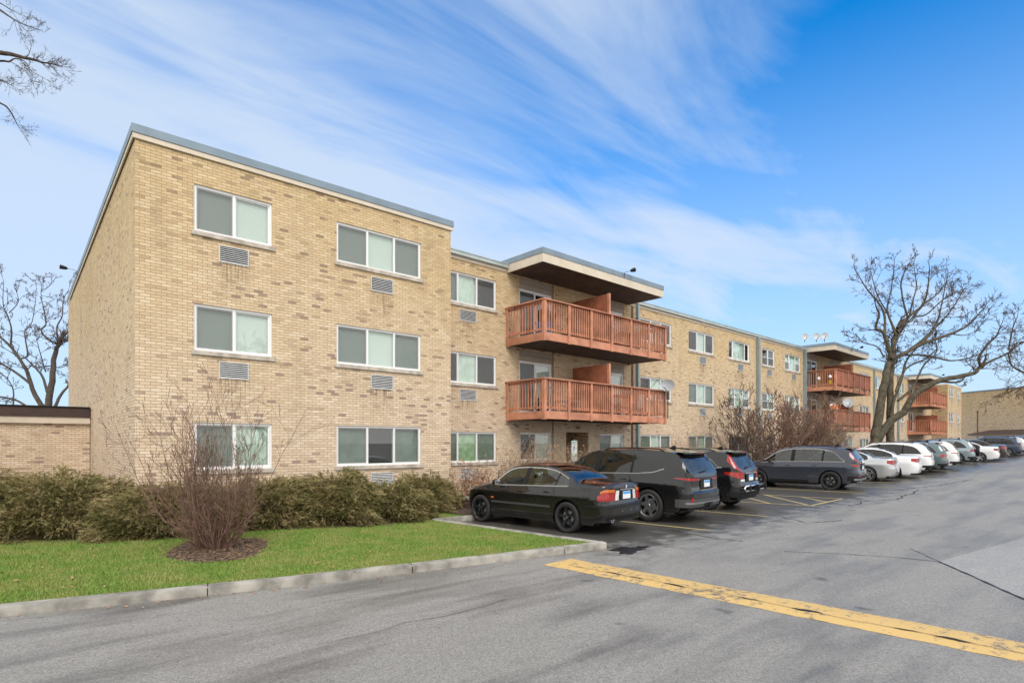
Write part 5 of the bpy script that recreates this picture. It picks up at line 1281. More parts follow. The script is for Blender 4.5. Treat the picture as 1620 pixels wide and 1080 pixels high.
# leafless tree over the annex
c5 = lambda x, y, dd: pt(x/4.155, 420+y/4.155, 45+dd)
L5 = [([(305, 1240), (312, 1000), (320, 880), (345, 760), (350, 650), (370, 560), (390, 500)], .50, .22, dict(dep=0, start=.8)), ([(390, 500), (430, 450), (500, 400), (560, 330)], .16, .06), ([(370, 515), (300, 470), (270, 420), (300, 390), (290, 300), (270, 200), (275, 120)], .14, .03),
      ([(380, 490), (375, 400), (410, 330), (415, 230), (450, 160)], .13, .03), ([(300, 960), (230, 850), (200, 770), (170, 680), (120, 600), (60, 520), (0, 470), (-80, 400)], .32, .08, dict(start=.3)),
      ([(140, 610), (180, 590), (170, 500), (165, 430), (210, 370), (235, 220)], .12, .03), ([(70, 520), (75, 420), (50, 330), (20, 250), (25, 110)], .13, .03), ([(60, 310), (120, 240), (100, 150)], .07, .02),
      ([(205, 780), (100, 700), (0, 640), (-100, 600)], .18, .08), ([(310, 830), (280, 730), (240, 680), (170, 610)], .18, .08), ([(240, 670), (320, 660), (400, 670), (460, 640)], .10, .04), ([(350, 950), (400, 850), (450, 790), (520, 700)], .22, .08),
      ([(220, 960), (120, 890), (0, 860), (-100, 850)], .16, .06), ([(80, 980), (90, 840), (60, 760), (0, 700)], .12, .05), ([(300, 700), (260, 560), (240, 480)], .09, .03)]
tree('bare_oak_tree', 'leafless spreading tree standing behind the low annex roof', tuple(pt(73, 716, 45)), L5, c5, 21, spawn=2.0, tl=1.15, lvl=3, rmin=.013, kids=(2, 3), rs=.58)
# its neighbour off the frame whose twigs reach in at the top left
c4_ = lambda x, y, dd: pt(x/4.91, y/4.91, 13+dd)
L4 = [([(-1500, 3400), (-1480, 2600), (-1440, 1800), (-1350, 1200), (-1200, 800)], .30, .14, dict(dep=0, spawn=0)), ([(-1200, 800), (-800, 500), (-300, 385), (0, 412), (100, 425), (180, 447), (260, 465), (330, 487), (400, 495), (490, 520)], .07, .006, dict(start=.5, spawn=5.5, dep=.5)),
      ([(-900, 560), (-300, 500), (0, 475), (70, 480), (110, 458), (170, 465), (215, 505), (230, 560)], .03, .005, dict(start=.6)), ([(-1100, 600), (-600, -100), (-200, -50), (0, 80), (60, 120), (130, 165), (220, 205), (320, 237)], .04, .004, dict(start=.6, spawn=2)),
      ([(-600, -100), (-150, -40), (0, 25), (80, 75), (170, 120)], .02, .004, dict(start=.6, spawn=1.5)), ([(-1000, 700), (-200, 700), (0, 800), (60, 840), (100, 900), (130, 960), (165, 1020)], .03, .004, dict(start=.6, spawn=3, up=-.1)),
      ([(-700, 640), (-200, 560), (0, 620), (60, 650), (120, 680)], .02, .004, dict(start=.6)), ([(80, 480), (150, 520), (205, 560), (240, 625), (270, 690)], .008, .003, dict(start=.2, spawn=4, up=-.1)), ([(160, 470), (260, 560), (330, 600), (380, 630)], .007, .003, dict(spawn=4)), ([(380, 500), (450, 570), (520, 630)], .006, .003, dict(spawn=3))]
tree('elm_tree', 'leafless tree whose thin twigs reach in at the upper left of the sky', tuple(c4_(-1500, 3400, 0)), L4, c4_, 31, spawn=2.6, tl=.30, lvl=2, rmin=.0025, up=.05, kids=(2, 4))
c7 = lambda x, y, dd: pt(1340+x/3.375, 400+y/3.375, 30+dd)
L7 = [([(1420, 1160), (1400, 900), (1330, 700), (1250, 560)], .28, .12, dict(dep=0, spawn=0)), ([(1330, 720), (1180, 700), (1050, 660), (945, 638), (880, 600), (850, 560)], .10, .015, dict(up=-.05)), ([(1250, 560), (1100, 520), (960, 475), (880, 490), (800, 500)], .08, .012, dict(up=0)),
      ([(1350, 760), (1150, 700), (1000, 705), (930, 715), (860, 745), (790, 770)], .06, .008, dict(up=-.05)), ([(1250, 560), (1120, 420), (1000, 400), (900, 420)], .06, .01), ([(1120, 690), (1000, 650), (930, 690), (880, 720)], .03, .008, dict(up=-.12))]
tree('elm_tree', 'leafless tree whose drooping twigs enter at the right edge above the windowless building', tuple(c7(1420, 1160, 0)), L7, c7, 41, spawn=2.6, tl=.9, lvl=2, rmin=.008, start=.4)
HL = [o for o in COL.objects if o.name.startswith('honey_locust_tree')][0]
HL['label'] = HL['label']
for i, (x, y, rz, sc_) in enumerate(((-14, -17, 40, .9), (2, -24, 150, 1.0), (17, -20, 260, .85), (34, -27, 80, 1.0))):
    t = copy_tree(HL); t.location = (x, y, 0); t.rotation_euler = (0, 0, R(rz)); t.scale = (sc_,)*3
    t['label'] = 'leafless tree across the road, seen only as a reflection in the window panes'; t['group'] = 'leafless trees mirrored in the windows'
# multi-stemmed bare bushes
def bush(name, label, base, H, spread, nst, seed, mat='twig', lvl=3, r=.014, lean=(0, 0), rmin=.004, cat='bush', group=None, kids=(2, 4), crot=.25, ratio=.5, wild=1.0, up=.03):
    rn = random.Random(seed); root = empty(name, base, 0, label, cat, group); m_ = MB()
    for i in range(nst):
        a = rn.uniform(0, 2*math.pi); k = rn.random()**.6; b = Vector((math.cos(a)*crot*k, math.sin(a)*crot*k, -.05))
        d = Vector((math.cos(a)*spread*k/H+lean[0], math.sin(a)*spread*k/H+lean[1], 1)).normalized()
        L_ = H*rn.uniform(.35 if up > .1 else .5, 1.0)/max(.5, d.z if up < .1 else .93)
        n = 6; pts = [b]; dd = d.copy()
        for j in range(n):
            dd = (dd+Vector((rn.gauss(0, .10*wild), rn.gauss(0, .10*wild), rn.gauss(0, .05)+up))).normalized(); pts.append(pts[-1]+dd*L_/n)
        rad = [max(rmin, r*rn.uniform(.7, 1.1)*(1-.75*j/n)) for j in range(n+1)]; m_.tube(pts, rad, 4, 0, cap=False)
        for j in range(1, n+1):
            for _ in range(rn.randint(1, 2)):
                base_d = (pts[j]-pts[j-1]).normalized(); ax = base_d.cross(Vector((rn.gauss(0, 1), rn.gauss(0, 1), rn.gauss(0, 1)))).normalized()
                branch(m_, pts[j-1].lerp(pts[j], rn.random()), Matrix.Rotation(R(rn.uniform(15, 50)), 3, ax) @ base_d, L_*.26*rn.uniform(.6, 1.2), rad[j]*.7, lvl-1, rn, .18, .22, kids, ratio, (15, 50), 3, rmin)
    m_.build('stems', M[mat], root); return root
bush('bare_shrub', 'tall leafless reddish brown shrub in a mulch circle on the lawn', (SB.x, SB.y, LZ), 2.4, 1.65, 84, 3, r=.011, lvl=3, rmin=.0028, cat='shrub', kids=(1, 3), crot=.24, wild=1.7, up=.17)
bush('bare_shrub', 'small leafless shrub behind the left juniper against the annex wall', (-1.2, 21.5, LZ), 2.1, 1.3, 26, 5, r=.012, rmin=.004, cat='shrub')
for i, (px, d, H, sp_, lean, n, mt, lab) in enumerate(((1187, 28.2, 4.0, 1.5, (-.05, 0), 12, 'twig_dark', 'tall thin leafless bush in front of the downspout between the second pair of windows'), (1222, 29.5, 3.6, 1.9, (.15, 0), 34, 'twig', 'dense leafless bush left of the second balcony stack'),
        (1262, 31.5, 3.7, 2.1, (.25, 0), 46, 'twig', 'brown tangled leafless bush in front of the second lower balcony'), (1301, 33.5, 3.2, 1.8, (.2, 0), 44, 'twig_tan', 'low rounded leafless bush behind the slate blue crossover roof'))):
    b = pt(px, 700, d); bush('bare_bush', lab, (b.x, b.y, gz(b.x)+.12), H, sp_, n, 50+i, mat=mt, r=.028, rmin=.010, group='leafless bushes along the front', crot=.5, lvl=3)
# junipers
M['juniper'] = leafy('juniper', (.075, .085, .022), (.23, .20, .075), (.36, .28, .14), 3.2, .75)
def juniper(cx, cy, rx, ry, h, n, seed, label, rot=0):
    n = int(n*1.8); h *= .86
    rs_ = np.random.RandomState(seed); root = empty('juniper_shrub', (cx, cy, LZ), rot, label, 'shrub', 'junipers along the wing')
    u = rs_.uniform(0, 2*np.pi, n); c = rs_.uniform(-.05, 1, n); rr = np.sqrt(np.clip(1-c*c, 0, 1)); k = rs_.uniform(.72, 1.02, n)
    lump = 1+.13*np.sin(u*3+seed)+.10*np.sin(u*7+c*5+seed*2)+.07*np.sin(c*14+u*4)
    P = np.c_[np.cos(u)*rr*rx, np.sin(u)*rr*ry, np.clip(c, 0, 1)**.75*h]*(k*lump)[:, None]; P[:, 2] += .03
    D = np.c_[np.cos(u)*(rr+.45), np.sin(u)*(rr+.45), c*.35+.15]; D += rs_.normal(0, .50, (n, 3)); D /= np.linalg.norm(D, axis=1)[:, None]
    L_ = rs_.uniform(.07, .17, n)
    A = np.cross(D, rs_.normal(0, 1, (n, 3))); A /= np.linalg.norm(A, axis=1)[:, None]; T = []
    NB_ = 7
    for b in range(NB_):
        t = b/NB_; sg = 1 if b % 2 else -1
        o = P+D*(L_*t)[:, None]+np.array([0, 0, -1])*(L_*t*t*.25)[:, None]
        tip = o+D*(L_*.34)[:, None]+A*(sg*L_*.26*(1.1-t))[:, None]+rs_.normal(0, .008, (n, 3))
        w = A*(.009)
        wz = np.cross(D, A)*.007
        T.append(np.stack([o-w, o+w+wz, tip], 1))
    V = np.concatenate(T, 1).reshape(-1, 3); k3 = len(V)
    F_ = np.arange(k3)
    me = bpy.data.meshes.new('foliage'); me.vertices.add(k3); me.vertices.foreach_set('co', V.ravel()); me.loops.add(k3); me.loops.foreach_set('vertex_index', F_)
    me.polygons.add(k3//3); me.polygons.foreach_set('loop_start', np.arange(0, k3, 3)); me.update(); me.materials.append(M['juniper'])
    o = bpy.data.objects.new('foliage', me); COL.objects.link(o); o.parent = root
    m_ = MB(); rn = random.Random(seed)      # woody inside
    for i in range(26):
        a = rn.uniform(0, 6.283); m_.tube([(0, 0, 0), (math.cos(a)*rx*.4, math.sin(a)*ry*.4, h*rn.uniform(.1, .45)), (math.cos(a)*rx*.8, math.sin(a)*ry*.8, h*rn.uniform(.2, .8))], [.03, .02, .008], 5)
    m_.build('stems', M['bark'], root)
JN = [(-3.6, 19.0, 2.0, 1.6, 1.25, 7000, 'far left juniper cut by the photo edge'), (-1.1, 17.0, 1.9, 1.7, 1.24, 12000, 'broad juniper in front of the low annex wall'), (.75, 15.1, 1.35, 1.5, 1.22, 11000, 'juniper below the sharp corner of the tall wall'), (2.35, 13.5, 1.15, .95, .98, 8000, 'lower juniper just left of the bare shrub'),
      (4.3, 13.35, 1.25, .95, 1.02, 8000, 'juniper behind the bare shrub and under the two pane window'), (5.75, 12.95, 1.15, 1.15, 1.12, 10000, 'juniper between the two and the three pane ground windows'), (7.15, 12.75, 1.05, 1.15, .82, 8500, 'low juniper under the three pane ground window'), (8.35, 13.35, .95, .9, .95, 7500, 'rightmost juniper at the corner of the projecting wing')]
for i, (x, y, rx, ry, h, n, lab) in enumerate(JN): juniper(x, y, rx, ry, h, n, 70+i, 'brownish green '+lab if 'juniper' in lab[:7] else lab)
# dry shrubs in the bed behind the sedan
def leafshrub(name, label, base, H, rad, nst, nl, seed, mtw, mlf, ls=.035, top=False):
    root = bush(name, label, base, H, rad, nst, seed, mat=mtw, r=.007, rmin=.003, cat='shrub', lvl=2, crot=.3); rs_ = np.random.RandomState(seed)
    st = [c for c in root.children][0].data; co = np.array([v.co for v in st.vertices]); 
    if top: co = co[co[:, 2] > H*.62]
    idx = rs_.randint(0, len(co), nl); P = co[idx]+rs_.normal(0, .02, (nl, 3)); A = rs_.normal(0, 1, (nl, 3)); A /= np.linalg.norm(A, axis=1)[:, None]; B = np.cross(A, rs_.normal(0, 1, (nl, 3))); B /= np.linalg.norm(B, axis=1)[:, None]
    s_ = ls*rs_.uniform(.6, 1.3, (nl, 1)); V = np.stack([P-A*s_, P+B*s_*.6, P+A*s_, P-B*s_*.6], 1).reshape(-1, 3)
    me = bpy.data.meshes.new('leaves'); k = len(V); me.vertices.add(k); me.vertices.foreach_set('co', V.ravel()); me.loops.add(k); me.loops.foreach_set('vertex_index', np.arange(k)); me.polygons.add(k//4); me.polygons.foreach_set('loop_start', np.arange(0, k, 4)); me.update(); me.materials.append(M[mlf])
    o = bpy.data.objects.new('leaves' if not top else 'seed_heads', me); COL.objects.link(o); o.parent = root; tag(o, kind='stuff'); return root
M['dryleaf'] = leafy('dry_leaf', (.34, .15, .08), (.48, .26, .14), (.52, .34, .2), 6); M['seedhead'] = leafy('seed_head', (.50, .34, .19), (.62, .46, .28), (.4, .25, .14), 6)
b = pt(738, 700, 16.8); leafshrub('dry_leaf_shrub', 'rust coloured dry leafed shrub in front of the wall grille behind the sedan bonnet', (b.x, b.y, .12), 1.25, .75, 34, 900, 81, 'twig', 'dryleaf')
b = pt(775, 700, 16.6); leafshrub('dry_leaf_shrub', 'low rust brown shrub right above the sedan front wing', (b.x, b.y, .12), 1.05, .6, 24, 600, 82, 'twig', 'dryleaf')
b = pt(812, 700, 18.3); leafshrub('dry_perennial', 'tall tan dry stems between the green curtained window and the next one', (b.x, b.y, .12), 1.55, .55, 60, 420, 83, 'twig_tan', 'seedhead', .02, True)
b = pt(858, 700, 18.6); leafshrub('dry_perennial', 'tan dry stems with seed heads below the window left of the entrance', (b.x, b.y, .12), 1.75, .7, 64, 520, 84, 'twig_tan', 'seedhead', .022, True)
b = pt(890, 700, 19.6); leafshrub('dry_perennial', 'tan dry stems with seed heads beside the accessible parking sign', (b.x, b.y, .12), 1.8, .6, 56, 520, 85, 'twig_tan', 'seedhead', .022, True)
b = pt(1090, 700, 27.5); leafshrub('dry_perennial', 'short tan dry stems showing above the black SUV roofs', (b.x, b.y, .15), 2.15, 1.3, 50, 260, 86, 'twig_tan', 'seedhead', .02, True)
# fallen leaves in the gutter: loose litter
rn = random.Random(8); m_ = MB()
for i in range(70):
    p = g(rn.uniform(60, 900), rn.uniform(0, 1)); 
KP = [(-.11, 8.62), (1.4, 8.22), (2.82, 7.87), (4.5, 7.52), (6.3, 7.2), (8.22, 6.90)]
m_ = MB()
for i in range(80):
    k = rn.randrange(len(KP)-1); t = rn.random(); x = KP[k][0]*(1-t)+KP[k+1][0]*t; y = KP[k][1]*(1-t)+KP[k+1][1]*t-.11-abs(rn.gauss(0, .12)); a = rn.uniform(0, 6.28); s_ = rn.uniform(.012, .03)
    m_.quad((x-math.cos(a)*s_, y-math.sin(a)*s_, .006), (x+math.sin(a)*s_*.5, y-math.cos(a)*s_*.5, .014), (x+math.cos(a)*s_, y+math.sin(a)*s_, .008), (x-math.sin(a)*s_*.5, y+math.cos(a)*s_*.5, .02))
tag(m_.build('leaf_litter', M['dryleaf']), kind='stuff')
def chips(name, pts, n, spread, mat, seed, z=LZ-.004, s=(.01, .028)):
    rn = random.Random(seed); m_ = MB()
    for i in range(n):
        a = rn.choice(pts); x, y = a[0]+rn.gauss(0, spread), a[1]+rn.gauss(0, spread); t = rn.uniform(0, 6.28); l = rn.uniform(*s); w = l*rn.uniform(.25, .6); zz = z+rn.uniform(0, .012)
        c_, s_ = math.cos(t), math.sin(t); m_.quad((x-c_*l-s_*w, y-s_*l+c_*w, zz), (x-c_*l+s_*w, y-s_*l-c_*w, zz+rn.uniform(-.004, .01)), (x+c_*l+s_*w, y+s_*l-c_*w, zz+rn.uniform(0, .014)), (x+c_*l-s_*w, y+s_*l+c_*w, zz+.004))
    return tag(m_.build(name, mat), kind='stuff')
M['chip'] = leafy('mulch_chip', (.06, .038, .026), (.20, .135, .09), (.30, .20, .13), 9)
cx_, cy_ = sum(p[0] for p in oval)/len(oval), sum(p[1] for p in oval)/len(oval)
chips('mulch_chips', [(cx_+(p[0]-cx_)*k, cy_+(p[1]-cy_)*k) for p in oval for k in (.25, .5, .7, .85, .95)], 2600, .09, M['chip'], 3)
chips('mulch_chips', [p for p in BEDL if p[1] < 15.2 and p[0] > -4], 3200, .16, M['chip'], 4)
chips('fallen_leaves', [(x, y) for x in [-3+.7*i for i in range(17)] for y in (8.2, 9.3, 10.5, 11.6) if inpoly(x, y, LAWN)], 150, .5, M['dryleaf'], 5, z=LZ+.015, s=(.015, .03))
# ================================================================== SMALL THINGS
p0, p1 = pt(716, 783, 17.2), pt(752, 792, 15.6)
m_ = MB(); m_.tube([p0, p0.lerp(p1, .5), p1], .075, 14); tag(m_.build('drain_pipe', M['concrete'], smooth=50), 'grey drain pipe lying on the ground between the wing corner and the sedan', 'pipe')
# accessible parking sign
sg = pt(908.6, 712, 21.6); sp0 = empty('parking_sign', (sg.x, sg.y, .12), R(-12), 'white accessible parking sign with blue wheelchair symbol before the entrance', 'sign')
m_ = MB(); m_.box((-.022, .004, 0), (.022, .03, 1.95)); m_.build('post', M['steel'], sp0)
def rbox(x0, x1, z0, z1, y, th, r=.02, n=5):
    m_ = MB(); P = []
    for cx, cz, a0 in ((x1-r, z1-r, 0), (x0+r, z1-r, 90), (x0+r, z0+r, 180), (x1-r, z0+r, 270)):
        for i in range(n+1): a = R(a0+90*i/n); P.append((cx+r*math.cos(a), cz+r*math.sin(a)))
    m_.poly([(x, y, z) for x, z in P][::1]); m_.poly([(x, y+th, z) for x, z in P][::-1])
    for (a, b), (c, d) in zip(P, P[1:]+P[:1]): m_.quad((a, y, b), (a, y+th, b), (c, y+th, d), (c, y, d))
    return m_
pl = rbox(-.13, .13, 1.34, 1.90, -.004, .006).build('sign_plate', M['signwhite'], sp0); rbox(-.13, .13, 1.13, 1.325, -.004, .006).build('sign_plate', M['signwhite'], sp0)
text_mb('RESERVED', .048, 'sign_lettering', M['signgreen'], pl, (0, -.008, 1.845), (R(90), 0, 0), .001); text_mb('PARKING', .052, 'sign_lettering', M['signgreen'], pl, (0, -.008, 1.785), (R(90), 0, 0), .001)
m_ = MB(); y = -.0065
def disc(cx, cz, r, n=14, a0=0, a1=360, r0=0):
    for i in range(n):
        a, b = R(a0+(a1-a0)*i/n), R(a0+(a1-a0)*(i+1)/n)
        m_.quad((cx+r0*math.cos(a), y, cz+r0*math.sin(a)), (cx+r*math.cos(a), y, cz+r*math.sin(a)), (cx+r*math.cos(b), y, cz+r*math.sin(b)), (cx+r0*math.cos(b), y, cz+r0*math.sin(b)))
disc(-.012, 1.71, .016); m_.quad((-.024, y, 1.62), (.0, y, 1.62), (.0, y, 1.692), (-.024, y, 1.692)); m_.quad((.001, y, 1.65), (.035, y, 1.65), (.035, y, 1.664), (.001, y, 1.664))
m_.quad((.001, y, 1.612), (.045, y, 1.612), (.045, y, 1.628), (.001, y, 1.628)); m_.quad((.046, y, 1.552), (.06, y, 1.55), (.045, y, 1.628), (.030, y, 1.611)); disc(-.012, 1.585, .058, 20, 120, 350, .044)
m_.build('wheelchair_symbol', M['signblue'], pl)
# satellite dishes
def dish(loc, rz, size, label, mast=1.0, arm=True, tilt=25, oval=1.25, group=None):
    root = empty('satellite_dish', loc, rz, label, 'satellite dish', group); m_ = MB(); rows = []
    T = Matrix.Translation((0, 0, mast+size*.2)) @ Matrix.Rotation(R(-tilt), 4, 'X')
    for i in range(9):
        r = i/8; rows.append([T @ Vector((size/2*r*math.cos(a)*oval, .10*size*(r*r)*-1.6, size/2*r*math.sin(a))) for a in [j*math.pi/14 for j in range(29)]])
    m_.grid(rows); rows = [[Vector(p)+Vector((0, .012, 0)) for p in r] for r in rows]; m_.grid(rows, flip=True); m_.build('reflector', M['dish'], root, smooth=50)
    q = MB(); q.tube([(0, .08, 0), (0, .08, mast*.9), (0, .03, mast+size*.2)], .022, 8); q.build('mast', M['black'], root, smooth=50)
    e = T @ Vector((0, -size*.75, -size*.28)); s_ = T @ Vector((0, -.03, -size*.45)); q = MB(); q.tube([s_, e], .016, 6); q.build('arm', M['black'], root)
    q = MB(); d_ = (T @ Vector((0, 0, .1))-e).normalized(); q.tube([e-d_*.08, e, e+d_*.07], [.035, .045, .03], 10); q.build('receiver', M['dish'], root, smooth=50)
    return root
cB = lambda s, y, z: Vector((FB[0].x+s*math.cos(FB[1])-y*math.sin(FB[1]), FB[0].y+s*math.sin(FB[1])+y*math.cos(FB[1]), z))
dish(cB(bays[0][1]-.05, -BD-.14, 2.95), R(-75), .50, 'grey oval satellite dish on a mast at the right corner of the nearest lower balcony', 1.28, tilt=12, oval=1.35)
for k, (px, lab) in enumerate(((1273.5, 'leftmost of the three small dishes on the second canopy'), (1292, 'middle one of the three small dishes on the second canopy'), (1304.5, 'rightmost of the three small dishes on the second canopy'))):
    b = pt(px, 700, 37.6); dish(Vector((b.x, b.y, 8.56)), R(-48-6*k), .46, lab, .20+.03*k, oval=1.0, tilt=12, group='dishes on the second canopy')
dish(cB(bays[1][0]+1.9, -BD-.1, DECK[0]+1.12), R(-55), .70, 'pale round satellite dish on the rail of the second lower balcony', .32, oval=.95)
# balcony furniture
def chair(loc, rz, mat, label, group=None):
    root = empty('patio_chair', loc, rz, label, 'chair', group); m_ = MB(); m_.box((-.24, -.22, .40), (.24, .24, .44)); m_.build('seat', M[mat], root)
    m_ = MB(); T = Matrix.Translation((0, .23, .44)) @ Matrix.Rotation(R(-10), 4, 'X')
    for i in range(5): m_.box((-.22+i*.095, -.012, 0), (-.16+i*.095, .012, .46), 0, T)
    m_.box((-.24, -.018, .46), (.24, .018, .52), 0, T); m_.build('backrest', M[mat], root)
    for x in (-.21, .21):
        for y in (-.19, .21): q = MB(); q.tube([(x, y, 0), (x*.95, y*.95, .41)], .018, 6); q.build('leg', M[mat], root)
        q = MB(); q.tube([(x*1.1, -.2, .42), (x*1.1, -.2, .63), (x*1.1, .24, .66)], .016, 6); q.build('armrest', M[mat], root)
def table(loc, rz, mat, label, w=.9, d=.6, h=.72, group=None):
    root = empty('patio_table', loc, rz, label, 'table', group); m_ = MB(); m_.box((-w/2, -d/2, h-.035), (w/2, d/2, h)); m_.build('table_top', M[mat], root)
    m_ = MB(); m_.box((-w/2+.05, -d/2+.04, h*.45), (w/2-.05, d/2-.04, h*.45+.03)); m_.build('shelf', M[mat], root)
    for x in (-1, 1):
        for y in (-1, 1): q = MB(); q.box((x*(w/2-.04)-.025, y*(d/2-.04)-.025, 0), (x*(w/2-.04)+.025, y*(d/2-.04)+.025, h-.036)); q.build('leg', M[mat], root)
u0, u1 = bays[0][:2]
def bl(s, y, k): return cB(u0+s, y, DECK[k]+.001)
m_ = MB(); m_.lathe([(.001, 0), (.24, 0), (.29, .42), (.31, .44), (.30, .45), (.27, .42), (.001, .30)], 20); q = m_.build('storage_tub', M['tub_blue'], smooth=40); q.location = bl(.55, -1.35, 1); tag(q, 'blue plastic tub in the left corner of the nearest upper balcony', 'tub')
chair(bl(1.1, -.9, 1), R(200), 'black', 'black slatted patio chair beside the blue tub on the upper balcony'); chair(bl(2.6, -.7, 1), R(150), 'black', 'black patio chair left of the divider on the nearest upper balcony')
table(bl(5.9, -.9, 1), FB[1], 'tablewood', 'dark red wooden table at the right end of the nearest upper balcony', 1.2, .6, .80); chair(bl(4.6, -.8, 1), R(170), 'white', 'white patio chair right of the divider on the nearest upper balcony')
table(bl(2.4, -.8, 0), FB[1], 'steel', 'low grey patio table on the nearest lower balcony', .8, .6, .5); chair(bl(1.2, -.7, 0), R(160), 'steel', 'grey patio chair behind the left railing of the nearest lower balcony'); chair(bl(3.1, -.6, 0), R(215), 'black', 'black patio chair next to the divider on the nearest lower balcony')
table(bl(5.7, -.9, 0), FB[1], 'tablewood', 'dark red wooden table at the right end of the nearest lower balcony', 1.3, .6, .85); chair(bl(6.6, -.9, 0), R(190), 'white', 'white patio chair in the right corner of the nearest lower balcony')
v0 = bays[1][0]
m_ = MB(); m_.lathe([(.001, 0), (.12, 0), (.15, .30), (.001, .30)], 14); q = m_.build('flower_pot', M['pot_yellow'], smooth=40); q.location = cB(v0+.18, -1.55, DECK[1]+.10); tag(q, 'yellow pot behind the railing of the second upper balcony', 'pot')
m_ = MB(); m_.box((-.30, -.01, 0), (.30, .01, .42)); m_.box((-.30, -.011, .25), (.1, -.0101, .38), 1); q = m_.build('hanging_banner', [M['flag_orange'], M['white']]); q.location = cB(v0+.9, -1.5, DECK[0]+1.15); q.rotation_euler = (0, 0, R(-35)); tag(q, 'orange banner hung above the rail of the second lower balcony', 'banner')
for k, (yy, zz_, mt, lab) in enumerate(((-.9, .55, 'white', 'white decoration hanging in the middle of the side railing of the second upper balcony'), (-1.6, .62, 'white', 'white decoration nearest the corner post of the second upper balcony'))):
    m_ = MB(); m_.lathe([(.001, -.11), (.07, -.09), (.10, 0), (.06, .09), (.001, .11)], 12); q = m_.build('hanging_decoration', M[mt], smooth=50); q.location = cB(v0-.08, yy, DECK[1]+zz_); tag(q, lab, 'decoration')
SKR=20; SKL=(5,2,0); SKYTINT=(.01,.70,1.15); SKYCLOUD=(3.05,3.50,4.1); SKYBACK=(6.6,6.45,6.2)
# ================================================================== LIGHT, SKY, CAMERA
wd = bpy.data.worlds.new('World'); S.world = wd; wd.use_nodes = True; nt = wd.node_tree
bg = nt.nodes['Background']; SUN_EL, SUN_AZ = 42, -118      # azimuth of the sun measured from +x
sky = nt.nodes.new('ShaderNodeTexSky'); sky.sky_type = 'NISHITA'; sky.sun_disc = False
sky.sun_elevation = R(SUN_EL); sky.sun_rotation = R(90-SUN_AZ); sky.altitude = 200; sky.air_density = 1.0; sky.dust_density = .6; sky.ozone_density = 3
tc = nt.nodes.new('ShaderNodeTexCoord').outputs['Generated']
sp = nt.nodes.new('ShaderNodeSeparateXYZ'); nt.links.new(tc, sp.inputs[0])
zz = math_n(nt, 'ADD', math_n(nt, 'MAXIMUM', sp.outputs['Z'], 0.0), .12)
cb = nt.nodes.new('ShaderNodeCombineXYZ'); nt.links.new(math_n(nt, 'DIVIDE', sp.outputs['X'], zz), cb.inputs[0]); nt.links.new(math_n(nt, 'DIVIDE', sp.outputs['Y'], zz), cb.inputs[1])
def skynoise(scale, detail, rough, rot, sc, dist=0, loc=(0, 0, 0)):
    mp = nt.nodes.new('ShaderNodeMapping'); mp.inputs['Rotation'].default_value = (0, 0, R(rot)); mp.inputs['Scale'].default_value = sc; mp.inputs['Location'].default_value = loc
    nt.links.new(cb.outputs[0], mp.inputs['Vector']); n = nt.nodes.new('ShaderNodeTexNoise'); n.inputs['Scale'].default_value = scale; n.inputs['Detail'].default_value = detail
    n.inputs['Roughness'].default_value = rough; n.inputs['Distortion'].default_value = dist; nt.links.new(mp.outputs['Vector'], n.inputs['Vector']); return n.outputs['Fac']
n1 = skynoise(.50, 5, .5, SKR, (1, 1.45, 1), 1.1, SKL); n2 = skynoise(1.5, 6, .6, SKR-12, (.6, 1.8, 1), .9)
cl = math_n(nt, 'ADD', math_n(nt, 'MULTIPLY', n1, .85), math_n(nt, 'MULTIPLY', n2, .38))
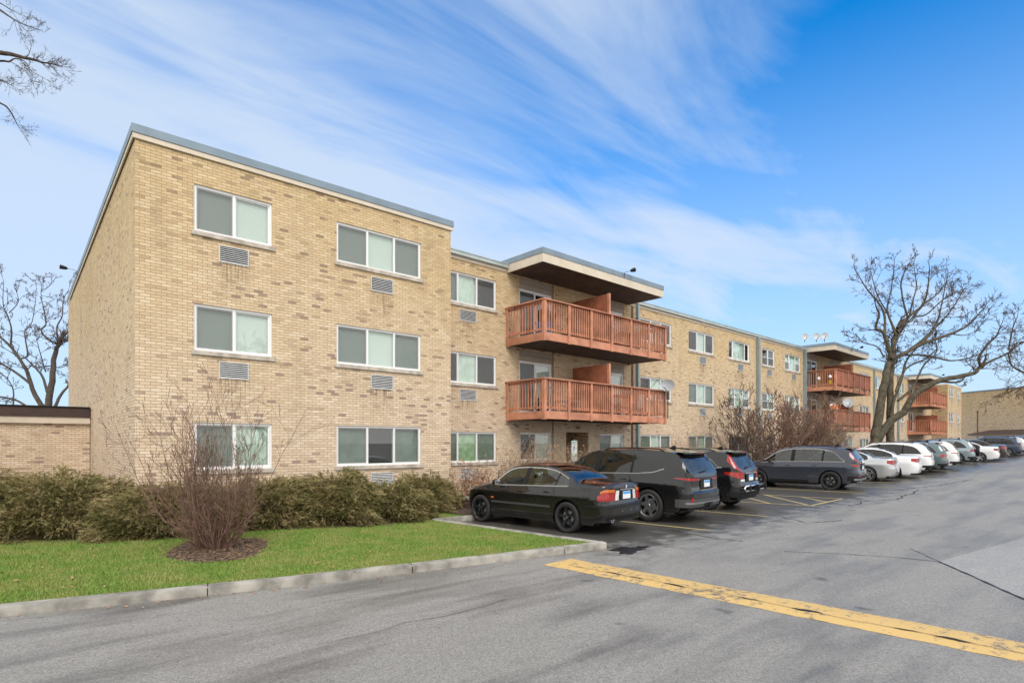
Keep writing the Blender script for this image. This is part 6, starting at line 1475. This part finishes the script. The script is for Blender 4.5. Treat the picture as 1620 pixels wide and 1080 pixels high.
# thin cloud thickens to the left of the view (north-west) and to the horizon
dv = math_n(nt, 'ADD', math_n(nt, 'MULTIPLY', sp.outputs['X'], -.62), math_n(nt, 'MULTIPLY', sp.outputs['Y'], .62))
cl = math_n(nt, 'ADD', cl, math_n(nt, 'MULTIPLY', dv, .20))
cl = math_n(nt, 'SUBTRACT', cl, math_n(nt, 'MULTIPLY', sp.outputs['Z'], .20))
mr = nt.nodes.new('ShaderNodeMapRange'); mr.inputs['From Min'].default_value = .335; mr.inputs['From Max'].default_value = .66; mr.interpolation_type = 'SMOOTHSTEP'; nt.links.new(cl, mr.inputs['Value'])
hz = nt.nodes.new('ShaderNodeMapRange'); hz.inputs['From Min'].default_value = .56; hz.inputs['From Max'].default_value = .0; nt.links.new(sp.outputs['Z'], hz.inputs['Value'])
cm = math_n(nt, 'MAXIMUM', math_n(nt, 'MULTIPLY', mr.outputs['Result'], .86), math_n(nt, 'MULTIPLY', math_n(nt, 'POWER', hz.outputs['Result'], 1.15), 1.0, True))
# the sky behind the camera is overcast
bh = math_n(nt, 'SUBTRACT', math_n(nt, 'MULTIPLY', math_n(nt, 'ADD', math_n(nt, 'MULTIPLY', sp.outputs['X'], .655), math_n(nt, 'MULTIPLY', sp.outputs['Y'], .756)), -1.0), -.5)
bm = nt.nodes.new('ShaderNodeMapRange'); bm.inputs['From Max'].default_value = .4; nt.links.new(bh, bm.inputs['Value'])
tint = mixc(nt, 1.0, sky.outputs['Color'], SKYTINT, 'MULTIPLY')
skyc = mixc(nt, math_n(nt, 'MULTIPLY', bm.outputs['Result'], .92), mixc(nt, cm, tint, SKYCLOUD), SKYBACK)
nt.links.new(skyc, bg.inputs['Color']); bg.inputs['Strength'].default_value = .15
sd = bpy.data.lights.new('sun', 'SUN'); sd.energy = 1.4; sd.angle = R(32); sd.color = (1, .94, .86)
so = bpy.data.objects.new('sun', sd); COL.objects.link(so)
v = Vector((math.cos(R(SUN_AZ))*math.cos(R(SUN_EL)), math.sin(R(SUN_AZ))*math.cos(R(SUN_EL)), math.sin(R(SUN_EL))))
so.rotation_euler = v.to_track_quat('Z', 'Y').to_euler(); so.location = (0, -20, 30)
cd = bpy.data.cameras.new('camera'); cam = bpy.data.objects.new('camera', cd); COL.objects.link(cam); S.camera = cam
cam.location = (0, 0, CH); cam.rotation_euler = (R(90), 0, TH-R(90)); cd.sensor_width = 36; cd.lens = F/1620*36; cd.shift_y = (HZ-540)/1620; cd.clip_end = 5000
S.view_settings.view_transform = 'Standard'; S.view_settings.look = 'None'; S.view_settings.exposure = .62; S.view_settings.gamma = 1
S.cycles.transparent_max_bounces = 24; S.cycles.max_bounces = 8
